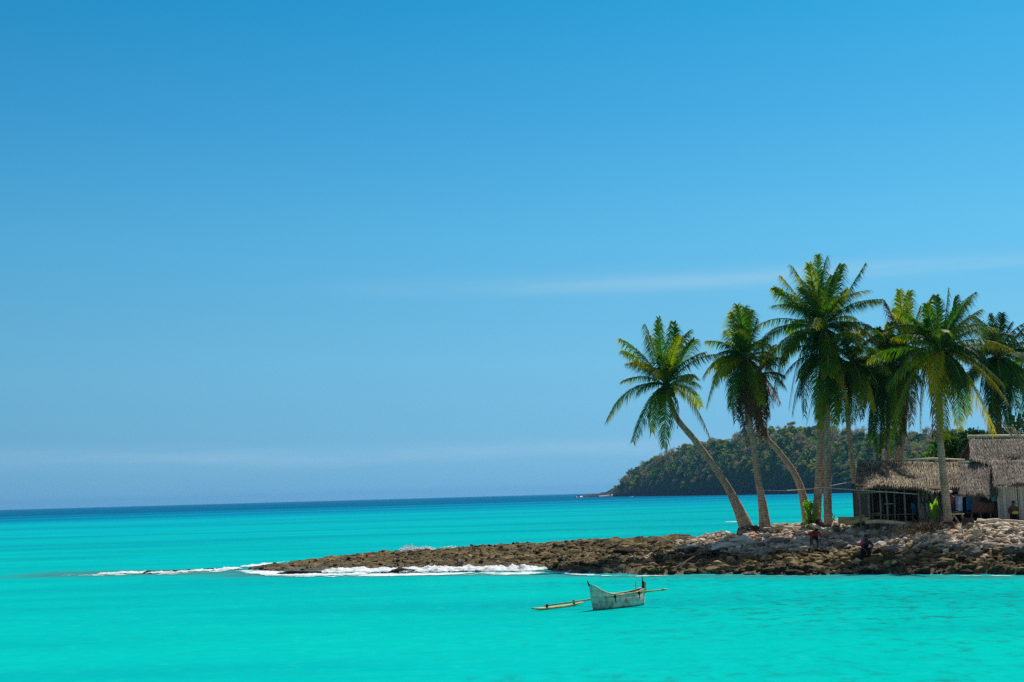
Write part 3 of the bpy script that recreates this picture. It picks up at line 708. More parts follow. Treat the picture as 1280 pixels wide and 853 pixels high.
# ================================================================== palms
def frond_mesh(p0, p1, p2, wid=.85, droop=.8, nl=46, seed=0, mat='frond_green', twist=0.0, dead=False, wl=.038):
    rg = random.Random(seed)
    n = 22; P = bez(p0, p1, p2, n)
    L = sum((P[i + 1] - P[i]).length for i in range(n - 1))
    az = (p2 - p0); az = Vector((az.x, az.y, 0))
    if az.length < .3: az = Vector((rg.uniform(-1, 1), rg.uniform(-1, 1), 0))
    az.normalize(); Sd = Vector((-az.y, az.x, 0))
    vs, f4, f3, mi, al = [], [], [], [], []
    # stalk
    for i, p in enumerate(P):
        t = i / (n - 1); r = .05 * (1 - t) ** 1.2 + .007
        T = (P[min(i + 1, n - 1)] - P[max(i - 1, 0)]).normalized(); N = Sd.cross(T).normalized()
        for a in range(4):
            ang = math.pi / 2 * a; vs.append(p + (Sd * math.cos(ang) + N * math.sin(ang) * .7) * r); al.append(t * .5)
    for i in range(n - 1):
        for a in range(4):
            f4.append((i * 4 + a, i * 4 + (a + 1) % 4, i * 4 + 4 + (a + 1) % 4, i * 4 + 4 + a)); mi.append(1)
    m4 = list(mi); m3 = []
    G = Vector((0, 0, -1))
    for side in (-1, 1):
        for k in range(nl):
            t = .13 + .87 * (k + rg.uniform(-.3, .3)) / (nl - 1); t = min(max(t, .1), .995)
            if rg.random() < (.22 if dead else .05): continue
            u = t * (n - 1); j = min(int(u), n - 2); p = P[j].lerp(P[j + 1], u - j)
            T = (P[min(j + 2, n - 1)] - P[max(j - 1, 0)]).normalized(); N = Sd.cross(T).normalized()
            tw = twist * t; S2 = Sd * math.cos(tw) + N * math.sin(tw); N2 = N * math.cos(tw) - Sd * math.sin(tw)
            prof = (.45 + .55 * math.sin(min(1, (t - .1) / .42) * math.pi / 2)) * (1 - .62 * max(0, (t - .5) / .5) ** 1.6)
            l = wid * prof * rg.uniform(.72, 1.22) * (1 + .12 * math.sin(k * .7 + seed))
            fw = .42 + .6 * t
            d = (T * fw + S2 * side * rg.uniform(.8, 1.05) + N2 * rg.uniform(.02, .30)).normalized()
            dr = droop * rg.uniform(.7, 1.3)
            if dead: dr *= 1.8
            d2 = (d + G * dr * 1.25).normalized()
            w = wl * rg.uniform(.8, 1.2)
            wd = d.cross(N2).normalized() if abs(d.dot(N2)) < .98 else T
            wd = (wd * .8 + T * .6).normalized()
            b0 = len(vs); mid = p + d * l * .45; tip = mid + d2 * l * .6
            vs += [p - wd * w * .5, p + wd * w * .5, mid + wd * w * .62, mid - wd * w * .62, tip]
            al += [t * .6, t * .6, t * .7 + .1, t * .7 + .1, t * .6 + .35]
            f4.append((b0, b0 + 1, b0 + 2, b0 + 3)); m4.append(0); f3.append((b0 + 3, b0 + 2, b0 + 4)); m3.append(0)
    return np_mesh('frond', np.array([v[:] for v in vs]), [np.array(f4), np.array(f3)], [M[mat], M['rachis'] if not dead else M['husk']], m4 + m3, False, {'along': al})

def palm(label, Y, trunk_px, radii, centre, fronds, extra=8, seed=0, ylean=0.0, coconuts=6, dead_skirt=0, scale=1.0, ground=False, extra_mats=('frond_green', 'frond_green', 'frond_mid'), wid=1.02, ext_el=(-.2, 1.2), crown_r=3.2):
    """trunk_px: base first; centre: crown centre pixel; fronds: (tip px, tip py, arch, depth offset, material)"""
    rg = random.Random(seed)
    if ground:
        q_ = hit(*trunk_px[0])
        if q_ is not None and abs(q_.y - Y) < 6: Y = q_.y + .15
    n = len(trunk_px)
    pts = [at(x, y, Y + ylean * i / (n - 1)) for i, (x, y) in enumerate(trunk_px)]
    base = pts[0].copy(); gz = hz(base.x, base.y)
    if base.z > gz - .1: pts[0].z = gz - .25
    base.z = min(base.z, gz)
    C = at(centre[0], centre[1], Y + ylean)
    root = empty('palm_tree', base); tag(root, label, 'palm tree', 'coconut palms on the point')
    loc = lambda p: p - base
    # trunk
    sp_ = spline([loc(p) for p in pts] + [loc(C)], 44)
    b = MB(); L = 0; k = len(sp_); rads = []
    for i in range(k):
        t = i / (k - 1); r = np.interp(t, [0, .04, .12, .3, .8, 1], [radii[0] * 1.05, radii[0] * .9, (radii[0] * .45 + radii[1] * .55), radii[1], radii[2], radii[2] * .9])
        rads.append(float(r) * (1 + .02 * math.sin(i * 2.1)))
    b.tube(sp_, rads, 14, .025)
    acc = [0]
    for i in range(1, k): acc.append(acc[-1] + (sp_[i] - sp_[i - 1]).length)
    b.t = [acc[i // 14] for i in range(k * 14)]
    b.build('trunk', M['bark'], root, smooth=True)
    # root mat
    rb = MB()
    for q in range(16):
        a = q / 16 * 2 * math.pi + rg.uniform(-.2, .2); rr = radii[0]
        o0 = Vector((math.cos(a) * rr * .8, math.sin(a) * rr * .8, .18)); o1 = Vector((math.cos(a) * rr * 1.45, math.sin(a) * rr * 1.45, rg.uniform(-.22, -.05)))
        rb.tube([o0 + loc(pts[0]) + Vector((0, 0, .25)), (o0 + o1) / 2 + loc(pts[0]) + Vector((0, 0, .25)), o1 + loc(pts[0]) + Vector((0, 0, .1))], [.10, .11, .05], 6, .2)
    rb.build('root_mass', M['root'], root)
    # crown heart: brown leaf bases
    hb = MB()
    hb.blob(loc(C) + Vector((0, 0, -.1)), (.24 * scale, .24 * scale, .42 * scale), 2, .3, seed)
    for q in range(14):
        a = rg.uniform(0, 2 * math.pi); e = rg.uniform(-.6, .9)
        d = Vector((math.cos(a), math.sin(a), e)).normalized(); s0 = loc(C) + Vector((0, 0, rg.uniform(-.5, .2)))
        hb.tube([s0, s0 + d * .3, s0 + d * rg.uniform(.5, .8) - Vector((0, 0, .12))], [.05, .04, .012], 5, .2)
    hb.build('crown_heart', M['husk'], root)
    for q in range(coconuts):
        a = rg.uniform(0, 2 * math.pi); nb = MB()
        nb.blob(loc(C) + Vector((math.cos(a) * .36, math.sin(a) * .36, rg.uniform(-.55, -.25))), (.13, .13, .16), 2, .08, q)
        nb.build('coconut', M['coconut'], root, smooth=True)
    for i, fr in enumerate(fronds):
        tx, ty, arch, dy, mt = fr[:5]
        tip = loc(at(tx, ty, Y + ylean + dy)); c0 = loc(C) + Vector((0, 0, rg.uniform(-.12, .12)))
        ln = (tip - c0).length
        mid = c0.lerp(tip, .46) + Vector((0, 0, (arch + .06) * ln)); mid += Vector((rg.uniform(-.09, .09), rg.uniform(-.12, .12), rg.uniform(-.03, .05))) * ln
        out_ = Vector((tip.x - c0.x, tip.y - c0.y, 0))
        mid += out_ * .12
        dead = mt in ('frond_dead', 'frond_red')
        me = frond_mesh(c0, mid, tip, min(wid, .34 + ln * .24) * scale, fr[5] if len(fr) > 5 else rg.uniform(.85, 1.45), int(28 + 19 * ln), seed * 100 + i, mt, rg.uniform(-.6, .6), dead)
        link('frond', me, root)
    for i in range(extra):                                  # the rest of the whorl, steep young fronds first, then lower and lower
        a = i * 2.39996 + seed; q = (i + .5) / extra; e = math.radians(ext_el[1] * 57.3 * (1 - q) + ext_el[0] * 57.3 * q) + rg.uniform(-.1, .1)
        ln = crown_r * rg.uniform(.92, 1.12) * (1.05 - .1 * q); c0 = loc(C) + Vector((0, 0, rg.uniform(-.15, .1)))
        h_ = Vector((math.cos(a), math.sin(a), 0)); dv = lambda el: h_ * math.cos(el) + Vector((0, 0, math.sin(el)))
        mid = c0 + dv(e) * ln * .55; tip = mid + dv(e - rg.uniform(.9, 1.35)) * ln * .55
        mt = rg.choice(extra_mats)
        link('frond', frond_mesh(c0, mid, tip, wid * scale, rg.uniform(.85, 1.5), int(28 + 18 * ln), seed * 100 + 60 + i, mt, rg.uniform(-.6, .6), mt == 'frond_dead'), root)
    for i in range(dead_skirt):
        a = rg.uniform(0, 2 * math.pi); ln = rg.uniform(1.6, 2.9) * scale; d = Vector((math.cos(a), math.sin(a), 0))
        c0 = loc(C) + Vector((0, 0, -.35)); tip = c0 + d * rg.uniform(.2, .6) + Vector((0, 0, -ln)); mid = c0 + d * .9 + Vector((0, 0, -.1))
        link('frond', frond_mesh(c0, mid, tip, .5 * scale, 1.2, 34, seed * 100 + 90 + i, 'frond_dead', 0, True), root)
    return root

g, m_, y, d_, r_ = 'frond_green', 'frond_mid', 'frond_yellow', 'frond_dead', 'frond_red'
palm('outermost palm leaning far left over the water at the left end of the grove', 78, [(936, 664), (921, 632), (905, 602), (872, 555), (848, 526), (838, 503)], (.46, .21, .14), (833, 482), [
    (776, 424, .16, -.8, m_), (807, 407, .10, .6, m_), (823, 398, .05, -.5, g), (842, 403, .05, 1, g), (861, 414, .20, .8, g), (893, 443, .20, -.6, m_), (793, 452, .15, -1.6, y),
    (759, 526, .30, .4, m_), (791, 552, .26, -1.2, g), (830, 560, .28, -1.8, m_), (887, 546, .24, -.8, y), (876, 508, .30, 1.2, m_), (812, 420, .08, 1.8, g), (850, 420, .10, -1.6, m_),
    (815, 540, .28, 1.2, g), (780, 440, .2, 1.5, g), (868, 425, .15, -1.5, g)], 10, 1, 0, 6, 1, ext_el=(.35, 1.35), ground=True, crown_r=2.7)
palm('palm with upright fronds and a dark skirt of dead leaves, second from the water', 77, [(957, 661), (953, 630), (948, 602), (941, 552), (934, 515)], (.40, .20, .15), (930, 448), [
    (922, 382, .03, -.4, g), (931, 385, .02, .5, g), (915, 391, .05, -.8, m_), (938, 389, .04, .8, g), (946, 400, .08, -.4, g), (909, 428, .12, .9, g), (911, 445, .2, -1, g),
    (879, 471, .28, -.4, y), (883, 509, .36, .8, m_), (914, 511, .34, -1.3, g), (966, 444, .2, -.8, y), (952, 505, .3, -1.2, m_), (967, 509, .32, .8, r_), (978, 478, .24, .4, r_),
    (893, 480, .30, -1.2, y), (928, 533, .10, -.5, d_, 1.0), (937, 556, .08, .3, d_, 1.0), (950, 532, .12, .6, d_, 1.0), (942, 520, .14, -.8, d_, 1.0), (921, 525, .14, .7, d_, 1.0), (905, 470, .25, 1.4, m_)], 9, 2, 0, 4, 4, ext_el=(.3, 1.4), ground=True, crown_r=2.3)
palm('slender palm with a strongly bent trunk and a thin crown half hidden by its neighbour', 83, [(1010, 652), (1004, 622), (993, 592), (972, 563), (957, 545), (950, 520)], (.34, .19, .13), (947, 470), [
    (955, 424, .06, -.3, m_), (967, 432, .14, .8, y), (980, 470, .24, -.8, m_), (975, 505, .28, .5, r_), (960, 520, .2, -.9, d_, 1.0), (925, 500, .26, .9, m_), (946, 545, .06, .5, d_, 1.0), (955, 552, .08, -.3, d_, 1.0), (920, 455, .2, 1.2, g)], 6, 3, 0, 3, 3, ext_el=(-.1, 1.2), crown_r=2.0)
palm('tallest palm, straight thick trunk and the biggest crown in the middle of the grove', 77, [(1019.5, 660), (1021.5, 632), (1023.5, 600), (1026, 540), (1027, 480)], (.32, .235, .17), (1027, 410), [
    (968, 360, .16, -.6, m_), (990, 333, .12, .8, g), (977, 346, .10, 1.4, m_), (1011, 330, .06, -.8, m_), (1022, 319, .03, .5, g), (1034, 322, .04, -.4, g), (1052, 331, .08, 1, g), (1081, 331, .02, -.6, g),
    (1100, 378, .20, .5, g), (1105, 423, .30, -.8, g), (944, 410, .26, .5, m_), (941, 446, .34, -.8, m_), (955, 473, .36, .8, g), (1110, 443, .30, -.5, y), (1095, 462, .34, .9, m_),
    (966, 500, .34, -.5, g), (986, 512, .32, .9, g), (1005, 520, .28, -1.2, g), (1022, 522, .30, -1.8, m_), (1045, 528, .28, -1.4, g), (1060, 508, .32, -1.7, y), (1080, 500, .34, -.8, m_),
    (1000, 360, .1, -1.6, g), (1060, 362, .16, -1.5, m_), (1040, 345, .1, 1.5, g), (983, 378, .2, 1.6, g), (1070, 400, .26, 1.6, g)], 17, 4, 0, 8, 0, 1.0, ext_el=(-.15, 1.4), ground=True, crown_r=3.7)
palm('straight palm close behind the tallest one, its dark trunk touching it', 81, [(1034.5, 652), (1034.5, 620), (1034, 570), (1034, 520), (1035, 480)], (.26, .22, .16), (1037, 443), [
    (990, 520, .3, -.8, g), (1008, 530, .26, .9, g), (1024, 535, .2, -.6, m_), (1043, 534, .2, .7, m_), (1056, 527, .24, -1, g), (1072, 524, .28, .5, d_), (1083, 508, .32, -.6, g), (975, 480, .3, .6, g), (1095, 480, .3, .7, m_),
    (1000, 420, .2, -.8, g), (1075, 420, .2, -.5, g)], 8, 5, 0, 5, 1, .95, ext_el=(-.5, 1.0), crown_r=3.2, extra_mats=('frond_dark', 'frond_green', 'frond_green'))
palm('slim palm rising right beside the left end of the open shed', 82, [(1074, 650), (1071, 620), (1067, 590), (1062, 550), (1060, 510)], (.24, .17, .13), (1066, 455), [
    (1107, 443, .26, -.6, y), (1103, 478, .32, .6, m_), (1094, 514, .3, -.8, y), (1078, 524, .26, .7, d_), (1066, 530, .2, -.9, m_), (1049, 522, .28, .5, m_), (1038, 490, .3, -.4, g), (1082, 410, .1, .5, m_), (1055, 405, .08, -.6, g), (1088, 498, .3, 1, y), (1078, 510, .28, -1.5, m_)], 10, 6, 0, 4, 2, .9, crown_r=2.5)
palm('ragged palm with bare brown upper trunk and thin yellowing top behind the open shed', 83.2, [(1119, 640), (1120, 600), (1124, 565), (1130, 520), (1132, 470)], (.34, .27, .19), (1132, 432), [
    (1124, 363, .02, -.3, m_), (1137, 364, .02, .4, m_), (1106, 377, .08, -.4, d_), (1119, 386, .06, .6, m_), (1150, 384, .1, -.3, d_), (1108, 408, .12, .5, m_), (1086, 425, .14, -.5, y), (1160, 402, .14, .4, m_),
    (1116, 516, .24, -.8, m_), (1102, 500, .3, .8, g), (1150, 505, .26, -.6, m_), (1140, 530, .12, .6, d_, 1.0), (1128, 540, .08, -.6, d_, 1.0), (1095, 470, .3, -1, m_), (1163, 470, .26, 1, g), (1124, 500, .2, -1.6, d_)], 10, 7, 0, 3, 5, .95, crown_r=2.4, extra_mats=('frond_mid', 'frond_green', 'frond_dead', 'frond_dark'))
palm('shorter palm with a dense dark hanging crown left of the ragged palm', 82.6, [(1108, 640), (1108, 600), (1109, 560), (1111, 500)], (.22, .15, .13), (1110, 455), [
    (1078, 522, .34, -.6, 'frond_dark'), (1086, 556, .28, .5, 'frond_dark'), (1098, 574, .22, -.8, 'frond_dark'), (1112, 566, .2, .6, 'frond_dark'), (1124, 556, .24, -.8, 'frond_dark'), (1133, 545, .28, .4, 'frond_dark'), (1112, 404, .04, .3, m_), (1098, 410, .08, -.6, 'frond_dark'), (1076, 452, .28, .8, m_),
    (1090, 540, .28, -1.5, 'frond_dark'), (1105, 560, .24, -1.6, 'frond_dark'), (1120, 540, .26, -1.7, m_), (1082, 500, .3, 1, 'frond_dark'), (1140, 510, .3, -1, 'frond_dark'), (1126, 420, .1, .8, d_)], 12, 8, 0, 4, 3, .95, ext_el=(-.5, 1.1), crown_r=2.6, extra_mats=('frond_dark', 'frond_dark', 'frond_green'))
palm('leaning palm in front of the open shed with broad yellow lit fronds reaching right', 72, [(1186, 658), (1183, 630), (1180, 600), (1176, 560), (1174, 510)], (.24, .20, .16), (1174, 440), [
    (1185, 362, .02, -.3, g), (1170, 370, .03, .5, g), (1158, 380, .08, -.5, g), (1195, 371, .05, .6, g), (1210, 378, .10, -.6, g), (1224, 388, .14, .5, g), (1224, 404, .2, -1.2, m_), (1266, 437, .20, -.6, y), (1254, 480, .26, .6, m_),
    (1258, 500, .22, -.9, y), (1243, 541, .26, -.4, y), (1118, 522, .34, -.5, m_), (1150, 540, .30, .7, y), (1183, 548, .26, -1.3, y), (1212, 518, .32, .8, g), (1120, 466, .28, .5, g), (1166, 490, .34, -2, y),
    (1142, 400, .14, .6, m_), (1140, 430, .2, -1.4, m_), (1200, 535, .28, 1.2, g), (1135, 535, .3, 1.1, g), (1168, 545, .2, .9, d_), (1215, 450, .24, 1.5, g), (1205, 400, .1, 1.5, g)], 16, 9, 0, 6, 3, 1.0, ext_el=(-.2, 1.4), ground=True, crown_r=3.4, extra_mats=('frond_green', 'frond_green', 'frond_dark'))
palm('dark palm rising behind the tall thatched hut at the right edge', 88, [(1252, 640), (1250, 600), (1249, 550), (1248, 500)], (.28, .2, .15), (1247, 446), [
    (1239, 393, .03, -.3, 'frond_dark'), (1252, 392, .03, .4, 'frond_dark'), (1229, 407, .08, .5, 'frond_dark'), (1264, 404, .12, -.4, 'frond_dark'), (1278, 411, .12, .5, 'frond_dark'), (1284, 440, .2, -.5, 'frond_dark'), (1222, 430, .16, .6, 'frond_dark'), (1228, 520, .34, -.6, 'frond_dark'), (1236, 545, .3, .6, 'frond_dark'),
    (1250, 552, .26, -.9, 'frond_dark'), (1264, 550, .28, .7, 'frond_dark'), (1278, 545, .32, -.5, 'frond_dark'), (1288, 520, .34, .5, 'frond_dark'), (1242, 535, .3, -1.6, 'frond_dark'), (1260, 530, .3, -1.7, 'frond_dark'), (1272, 510, .3, 1.2, 'frond_dark'), (1225, 490, .3, 1, 'frond_dark'), (1290, 480, .3, -1, m_)], 20, 10, 0, 3, 4, 1.0, ext_el=(-.5, 1.35), crown_r=3.2, extra_mats=('frond_dark', 'frond_dark', 'frond_green'))
palm('palm at the right edge of the grove showing only its left fronds', 93, [(1306, 640), (1304, 580), (1302, 500)], (.26, .2, .15), (1300, 452), [
    (1262, 470, .3, .3, g), (1258, 505, .32, -.6, g), (1268, 540, .3, .6, g), (1285, 550, .28, -.8, g), (1278, 415, .12, -.4, g), (1300, 395, .05, .3, g), (1320, 410, .1, 0, g), (1335, 450, .2, .3, g), (1330, 520, .3, 0, g)], 12, 11, 0, 2, 3, 1.0, ext_el=(-.4, 1.2), extra_mats=('frond_dark', 'frond_green', 'frond_dark'))

# ================================================================== huts
def thatch(mb, a, b, c, d, rows, per, ln, seed, thick=.14):
    """a,b ridge ends, c,d eave ends (c below b, d below a): a slab and rows of leaf tufts hanging down the slope"""
    rg = random.Random(seed); a, b, c, d = [Vector(q) for q in (a, b, c, d)]
    mb.tint = .3; mb.quadbox([a, d, c, b], thick)
    n = (d - a).cross(b - a).normalized()
    if n.z < 0: n = -n
    for r in range(rows):
        for k in range(per):
            u = (k + rg.uniform(-.6, .6)) / per; v = (r + rg.uniform(-.25, .35)) / (rows - .3)
            if u < -.02 or u > 1.02: continue
            top = a.lerp(b, u); bot = d.lerp(c, u) + Vector((0, 0, -.10 * math.sin(u * math.pi * 3 + seed) - .08 * math.sin(u * 17 + seed))); dn = (bot - top).normalized(); ax = (b - a).normalized()
            p = top.lerp(bot, min(v, 1.0)) + n * rg.uniform(.03, .06)
            l = ln * rg.uniform(.5, 1.3) * (.72 if r > rows - 3 else 1); w = (b - a).length / per * rg.uniform(.7, 1.5)
            dv = (dn + n * rg.uniform(.02, .13) + ax * rg.uniform(-.16, .16)).normalized()
            e = p + dv * l
            mb.tint = min(1, max(0, rg.gauss(.5, .2) + .5 * (float(fbm(np.array([p.x * .9]), np.array([p.z * 2.2]), 0, 3, seed)[0]) - .5) + (.10 if r % 3 == 0 else -.03)))
            mid = p.lerp(e, .55) + n * .03
            mb.add([p - ax * w * .5, p + ax * w * .5, mid + ax * w * .5, mid - ax * w * .5, e + ax * w * rg.uniform(0, .25), e - ax * w * rg.uniform(0, .25)], [(0, 1, 2, 3), (3, 2, 4, 5)])

# --- open shed
YF, YR = 75.3, 78.2
A = at(1072, 577, YR); B = at(1204, 578, YR); Cc = at(1200, 612, YF); D = at(1069, 607, YF)
base = Vector(((D.x + Cc.x) / 2, 77, 2.0)); gz = 1.95
shed = empty('open_shed', base); tag(shed, 'low open sided shed with a sagging tan thatched roof and a dark interior', 'shed')
l = lambda p: Vector(p) - base
mb = MB(); thatch(mb, l(A), l(B), l(Cc), l(D), 16, 230, .62, 1)
A2 = Vector((A.x, A.y + .03, A.z)); Bb = Vector((B.x, B.y + .03, B.z)); C2 = Vector((Cc.x, 81.2, Cc.z)); D2 = Vector((at(1076, 600, 81.2).x, 81.2, D.z))
thatch(mb, l(Bb), l(A2), l(D2), l(C2), 7, 90, .5, 2)
mb.build('roof', M['thatch_tan'], shed)
rp = MB(); rp.tube([l(at(1128, 577, YR)) + Vector((0, 0, .06)), l(at(1166, 576, YR)) + Vector((0, 0, .10)), l(at(1206, 577, YR)) + Vector((0, 0, .07))], [.05, .07, .06], 7, .1); rp.build('ridge_pole', M['ridge'], shed, True)
for px, yy in [(1073, 75.6), (1085.5, 75.5), (1089.5, 76.2), (1099, 75.6), (1107, 75.5), (1117, 76.2), (1130, 75.6), (1148, 75.7), (1183, 75.6)]:
    t0 = at(px, 608, yy); pb = MB(); pb.tube([l((t0.x + random.uniform(-.06, .06), yy, 1.7)), l((t0.x + random.uniform(-.05, .05), yy, 2.9)), l((t0.x, yy, t0.z + .15))], .045, 7, .12); pb.build('post', M['post'], shed, True)
wl = at(1069, 640, 78.8).x; wr = at(1201, 640, 78.8).x
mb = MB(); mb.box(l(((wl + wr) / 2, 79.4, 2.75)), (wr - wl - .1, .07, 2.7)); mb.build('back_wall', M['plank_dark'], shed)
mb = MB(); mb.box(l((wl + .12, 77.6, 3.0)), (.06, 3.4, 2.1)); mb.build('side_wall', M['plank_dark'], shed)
# woven leaf screen in front of the right half
sx0, sx1 = at(1147, 630, 75.9).x, at(1185, 630, 75.9).x
mb = MB(); thatch(mb, l((sx0, 76.0, 3.85)), l((sx1, 76.0, 3.85)), l((sx1, 75.9, 2.0)), l((sx0, 75.9, 2.0)), 7, 18, .45, 5, .05); mb.build('leaf_screen', M['thatch'], shed)
px0, px1 = at(1086, 650, 76).x, at(1146, 650, 76).x
mb = MB(); mb.box(l(((px0 + px1) / 2, 76.9, 2.42)), (px1 - px0, 1.5, .06))
for q in range(4):
    for yy in (76.25, 77.5): mb.tube([l((px0 + .15 + (px1 - px0 - .3) * q / 3, yy, 1.8)), l((px0 + .15 + (px1 - px0 - .3) * q / 3, yy, 2.4))], .04, 6)
mb.build('sleeping_platform', M['plank_brown'], shed)
mb = MB(); 
for q in range(9):
    xx = px0 + .1 + (px1 - px0 - .2) * q / 8; mb.tube([l((xx, 77.9, 2.4)), l((xx + random.uniform(-.05, .05), 77.9, 3.1 + random.uniform(-.2, .3)))], .03, 6)
mb.build('stake_fence', M['post'], shed)
mb = MB(); mb.box(l((at(1110, 627, 75.55).x, 75.52, 3.0)), (.5, .05, .05)); mb.box(l((at(1095, 608, 75.5).x, 75.44, 3.62)), (2.2, .06, .06)); mb.build('cross_rail', M['post'], shed)

# --- lean-to with plank walls on stilts
T0 = at(1200, 580, 77.6); T1 = at(1243, 580, 77.6); E1 = at(1248, 619, 74.9); E0 = at(1197, 618, 74.9)
base = Vector(((E0.x + E1.x) / 2, 76.4, 2.0))
lt = empty('lean_to_hut', base); tag(lt, 'small thatched lean-to hut of brown planks on stilts, squeezed between shed and tall hut', 'hut')
l = lambda p: Vector(p) - base
mb = MB(); thatch(mb, l(T0), l(T1), l(E1), l(E0), 18, 120, .55, 7); mb.build('roof', M['thatch'], lt)
rp = MB(); rp.tube([l(T0) + Vector((-.1, 0, .08)), l(T1) + Vector((.1, 0, .10))], [.07, .06], 7, .1); rp.build('ridge_pole', M['ridge'], lt, True)
x0, x1 = at(1200, 630, 76.0).x, at(1247, 630, 76.0).x
zt, zb = at(1222, 612, 76.0).z, at(1222, 640, 76.0).z
xm0, xm1 = at(1214, 630, 76.0).x, at(1230, 630, 76.0).x
mb = MB(); mb.box(l(((xm0 + xm1) / 2, 76.0, (zt + zb) / 2)), (xm1 - xm0, .06, zt - zb)); mb.build('wall', M['plank_brown'], lt)
mb = MB(); mb.box(l(((xm1 + x1) / 2, 76.0, zb + .45)), (x1 - xm1, .06, .9)); o = mb.build('wall', M['plank_brown'], lt); o['label'] = 'low reddish plank wall under a window opening'
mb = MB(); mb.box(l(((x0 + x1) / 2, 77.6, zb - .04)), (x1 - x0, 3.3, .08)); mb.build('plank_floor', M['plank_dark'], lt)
mb = MB(); mb.box(l(((x0 + x1) / 2, 79.2, (zt + .5 + 1.3) / 2)), (x1 - x0 + .5, .06, zt + .5 - 1.3)); mb.build('back_wall', M['plank_dark'], lt)  # carried down below the floor to keep the space under it dark
for fx in (0.02, .27, .52, .78, .98):
    for yy in (75.9, 79.0):
        pb = MB(); xx = x0 + (x1 - x0) * fx; pb.tube([l((xx, yy, 1.6)), l((xx, yy, zb - .08 if yy > 77 or .1 < fx < .9 else zt + .2))], .05, 7, .1); pb.build('stilt', M['post'], lt, True)

# --- tall hut
R0 = at(1212, 549, 80.0); R1 = at(1345, 547, 80.0); M1 = at(1345, 578, 77.4); M0 = at(1213, 579, 77.4)
L0 = at(1240, 577.5, 77.3); L1 = at(1345, 577, 77.3); G1 = at(1345, 604, 74.6); G0 = at(1242, 606, 74.6)
base = Vector(((R0.x + R1.x) / 2, 77.5, 1.9))
th = empty('tall_hut', base); tag(th, 'tall hut of grey vertical planks under a steep layered thatched roof', 'hut')
l = lambda p: Vector(p) - base
mb = MB(); thatch(mb, l(R0), l(R1), l(M1), l(M0), 17, 270, .55, 11)
R0b, R1b = R0 + Vector((0, .04, 0)), R1 + Vector((0, .04, 0)); Bk1 = Vector((R1.x, 85.2, G1.z)); Bk0 = Vector((R0.x, 85.2, G1.z))
thatch(mb, l(R1b), l(R0b), l(Bk0), l(Bk1), 7, 90, .5, 12); mb.build('roof', M['thatch'], th)
mb = MB(); thatch(mb, l(L0) + Vector((0, 0, .05)), l(L1) + Vector((0, 0, .05)), l(G1), l(G0), 15, 230, .6, 13); mb.build('lower_roof', M['thatch'], th)
rp = MB(); rp.tube([l(R0) + Vector((-.1, -.02, .1)), l(R0.lerp(R1, .3)) + Vector((0, -.02, .14)), l(R0.lerp(R1, .6)) + Vector((0, -.02, .10)), l(R1) + Vector((0, 0, .14))], [.11, .09, .10, .08], 8, .2); rp.build('ridge_pole', M['ridge'], th, True)
gx0, gx1 = at(1247, 630, 75.4).x, R1.x
ztop = at(1262, 600, 75.4).z
wx1 = at(1271.5, 630, 75.4).x; wx2 = at(1273.5, 630, 75.4).x
mb = MB(); mb.box(l(((gx0 + wx1) / 2, 75.4, (ztop + 1.6) / 2)), (wx1 - gx0, .06, ztop - 1.6)); mb.build('wall', M['plank_grey'], th)
mb = MB(); mb.box(l(((wx2 + gx1) / 2, 75.45, (ztop + 1.6) / 2)), (gx1 - wx2, .06, ztop - 1.6)); mb.build('wall', M['plank_grey'], th)
mb = MB(); mb.box(l((wx1 - .05, 75.34, (ztop + 2.6) / 2)), (.07, .05, ztop - 2.6)); mb.build('batten', M['ridge'], th)
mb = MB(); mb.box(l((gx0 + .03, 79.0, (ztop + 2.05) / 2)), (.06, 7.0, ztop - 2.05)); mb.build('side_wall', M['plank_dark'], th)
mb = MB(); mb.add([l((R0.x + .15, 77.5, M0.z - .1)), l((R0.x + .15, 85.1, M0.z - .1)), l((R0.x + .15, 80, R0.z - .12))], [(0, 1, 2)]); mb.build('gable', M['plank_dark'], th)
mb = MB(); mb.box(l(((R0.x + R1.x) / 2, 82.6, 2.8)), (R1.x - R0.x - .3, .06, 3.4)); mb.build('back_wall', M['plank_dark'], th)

# washing hung under the lean-to
def hung(px0, py0, px1, py1, Y, mat, label, name='hanging_cloth', cat='cloth', seed=0):
    a, b = at(px0, py0, Y), at(px1, py1, Y); w = b.x - a.x; h = a.z - b.z; rg = random.Random(seed)
    nx_, nz_ = 14, 16; vs, fs = [], []
    ph = rg.uniform(0, 6)
    for th_ in (0, .012):
        for i in range(nz_):
            for j in range(nx_):
                u, v = j / (nx_ - 1), i / (nz_ - 1)
                vs.append((-w / 2 + w * u + .015 * math.sin(v * 5 + ph), .05 * math.sin(u * 9 + ph) * (.3 + v) + th_, -h * v - .03 * math.sin(u * math.pi) + .02 * math.sin(u * 5 + ph) * v))
    N_ = nx_ * nz_
    for i in range(nz_ - 1):
        for j in range(nx_ - 1):
            k = i * nx_ + j; fs += [(k, k + 1, k + nx_ + 1, k + nx_), (N_ + k, N_ + k + nx_, N_ + k + nx_ + 1, N_ + k + 1)]
    for i in range(nz_ - 1):
        for j in (0, nx_ - 1): k = i * nx_ + j; fs.append((k, k + nx_, N_ + k + nx_, N_ + k))
    for j in range(nx_ - 1):
        for i in (0, nz_ - 1): k = i * nx_ + j; fs.append((k, k + 1, N_ + k + 1, N_ + k))
    mb = MB(); mb.add(vs, fs); o = mb.build(name, M[mat], smooth=True); o.location = ((a.x + b.x) / 2, Y, a.z)
    return tag(o, label, cat)
hung(1194, 619.5, 1203.5, 638, 75.2, 'cloth_white', 'white and blue patterned sheet hung at the left end of the lean-to', 'hanging_sheet', 'sheet', 1)
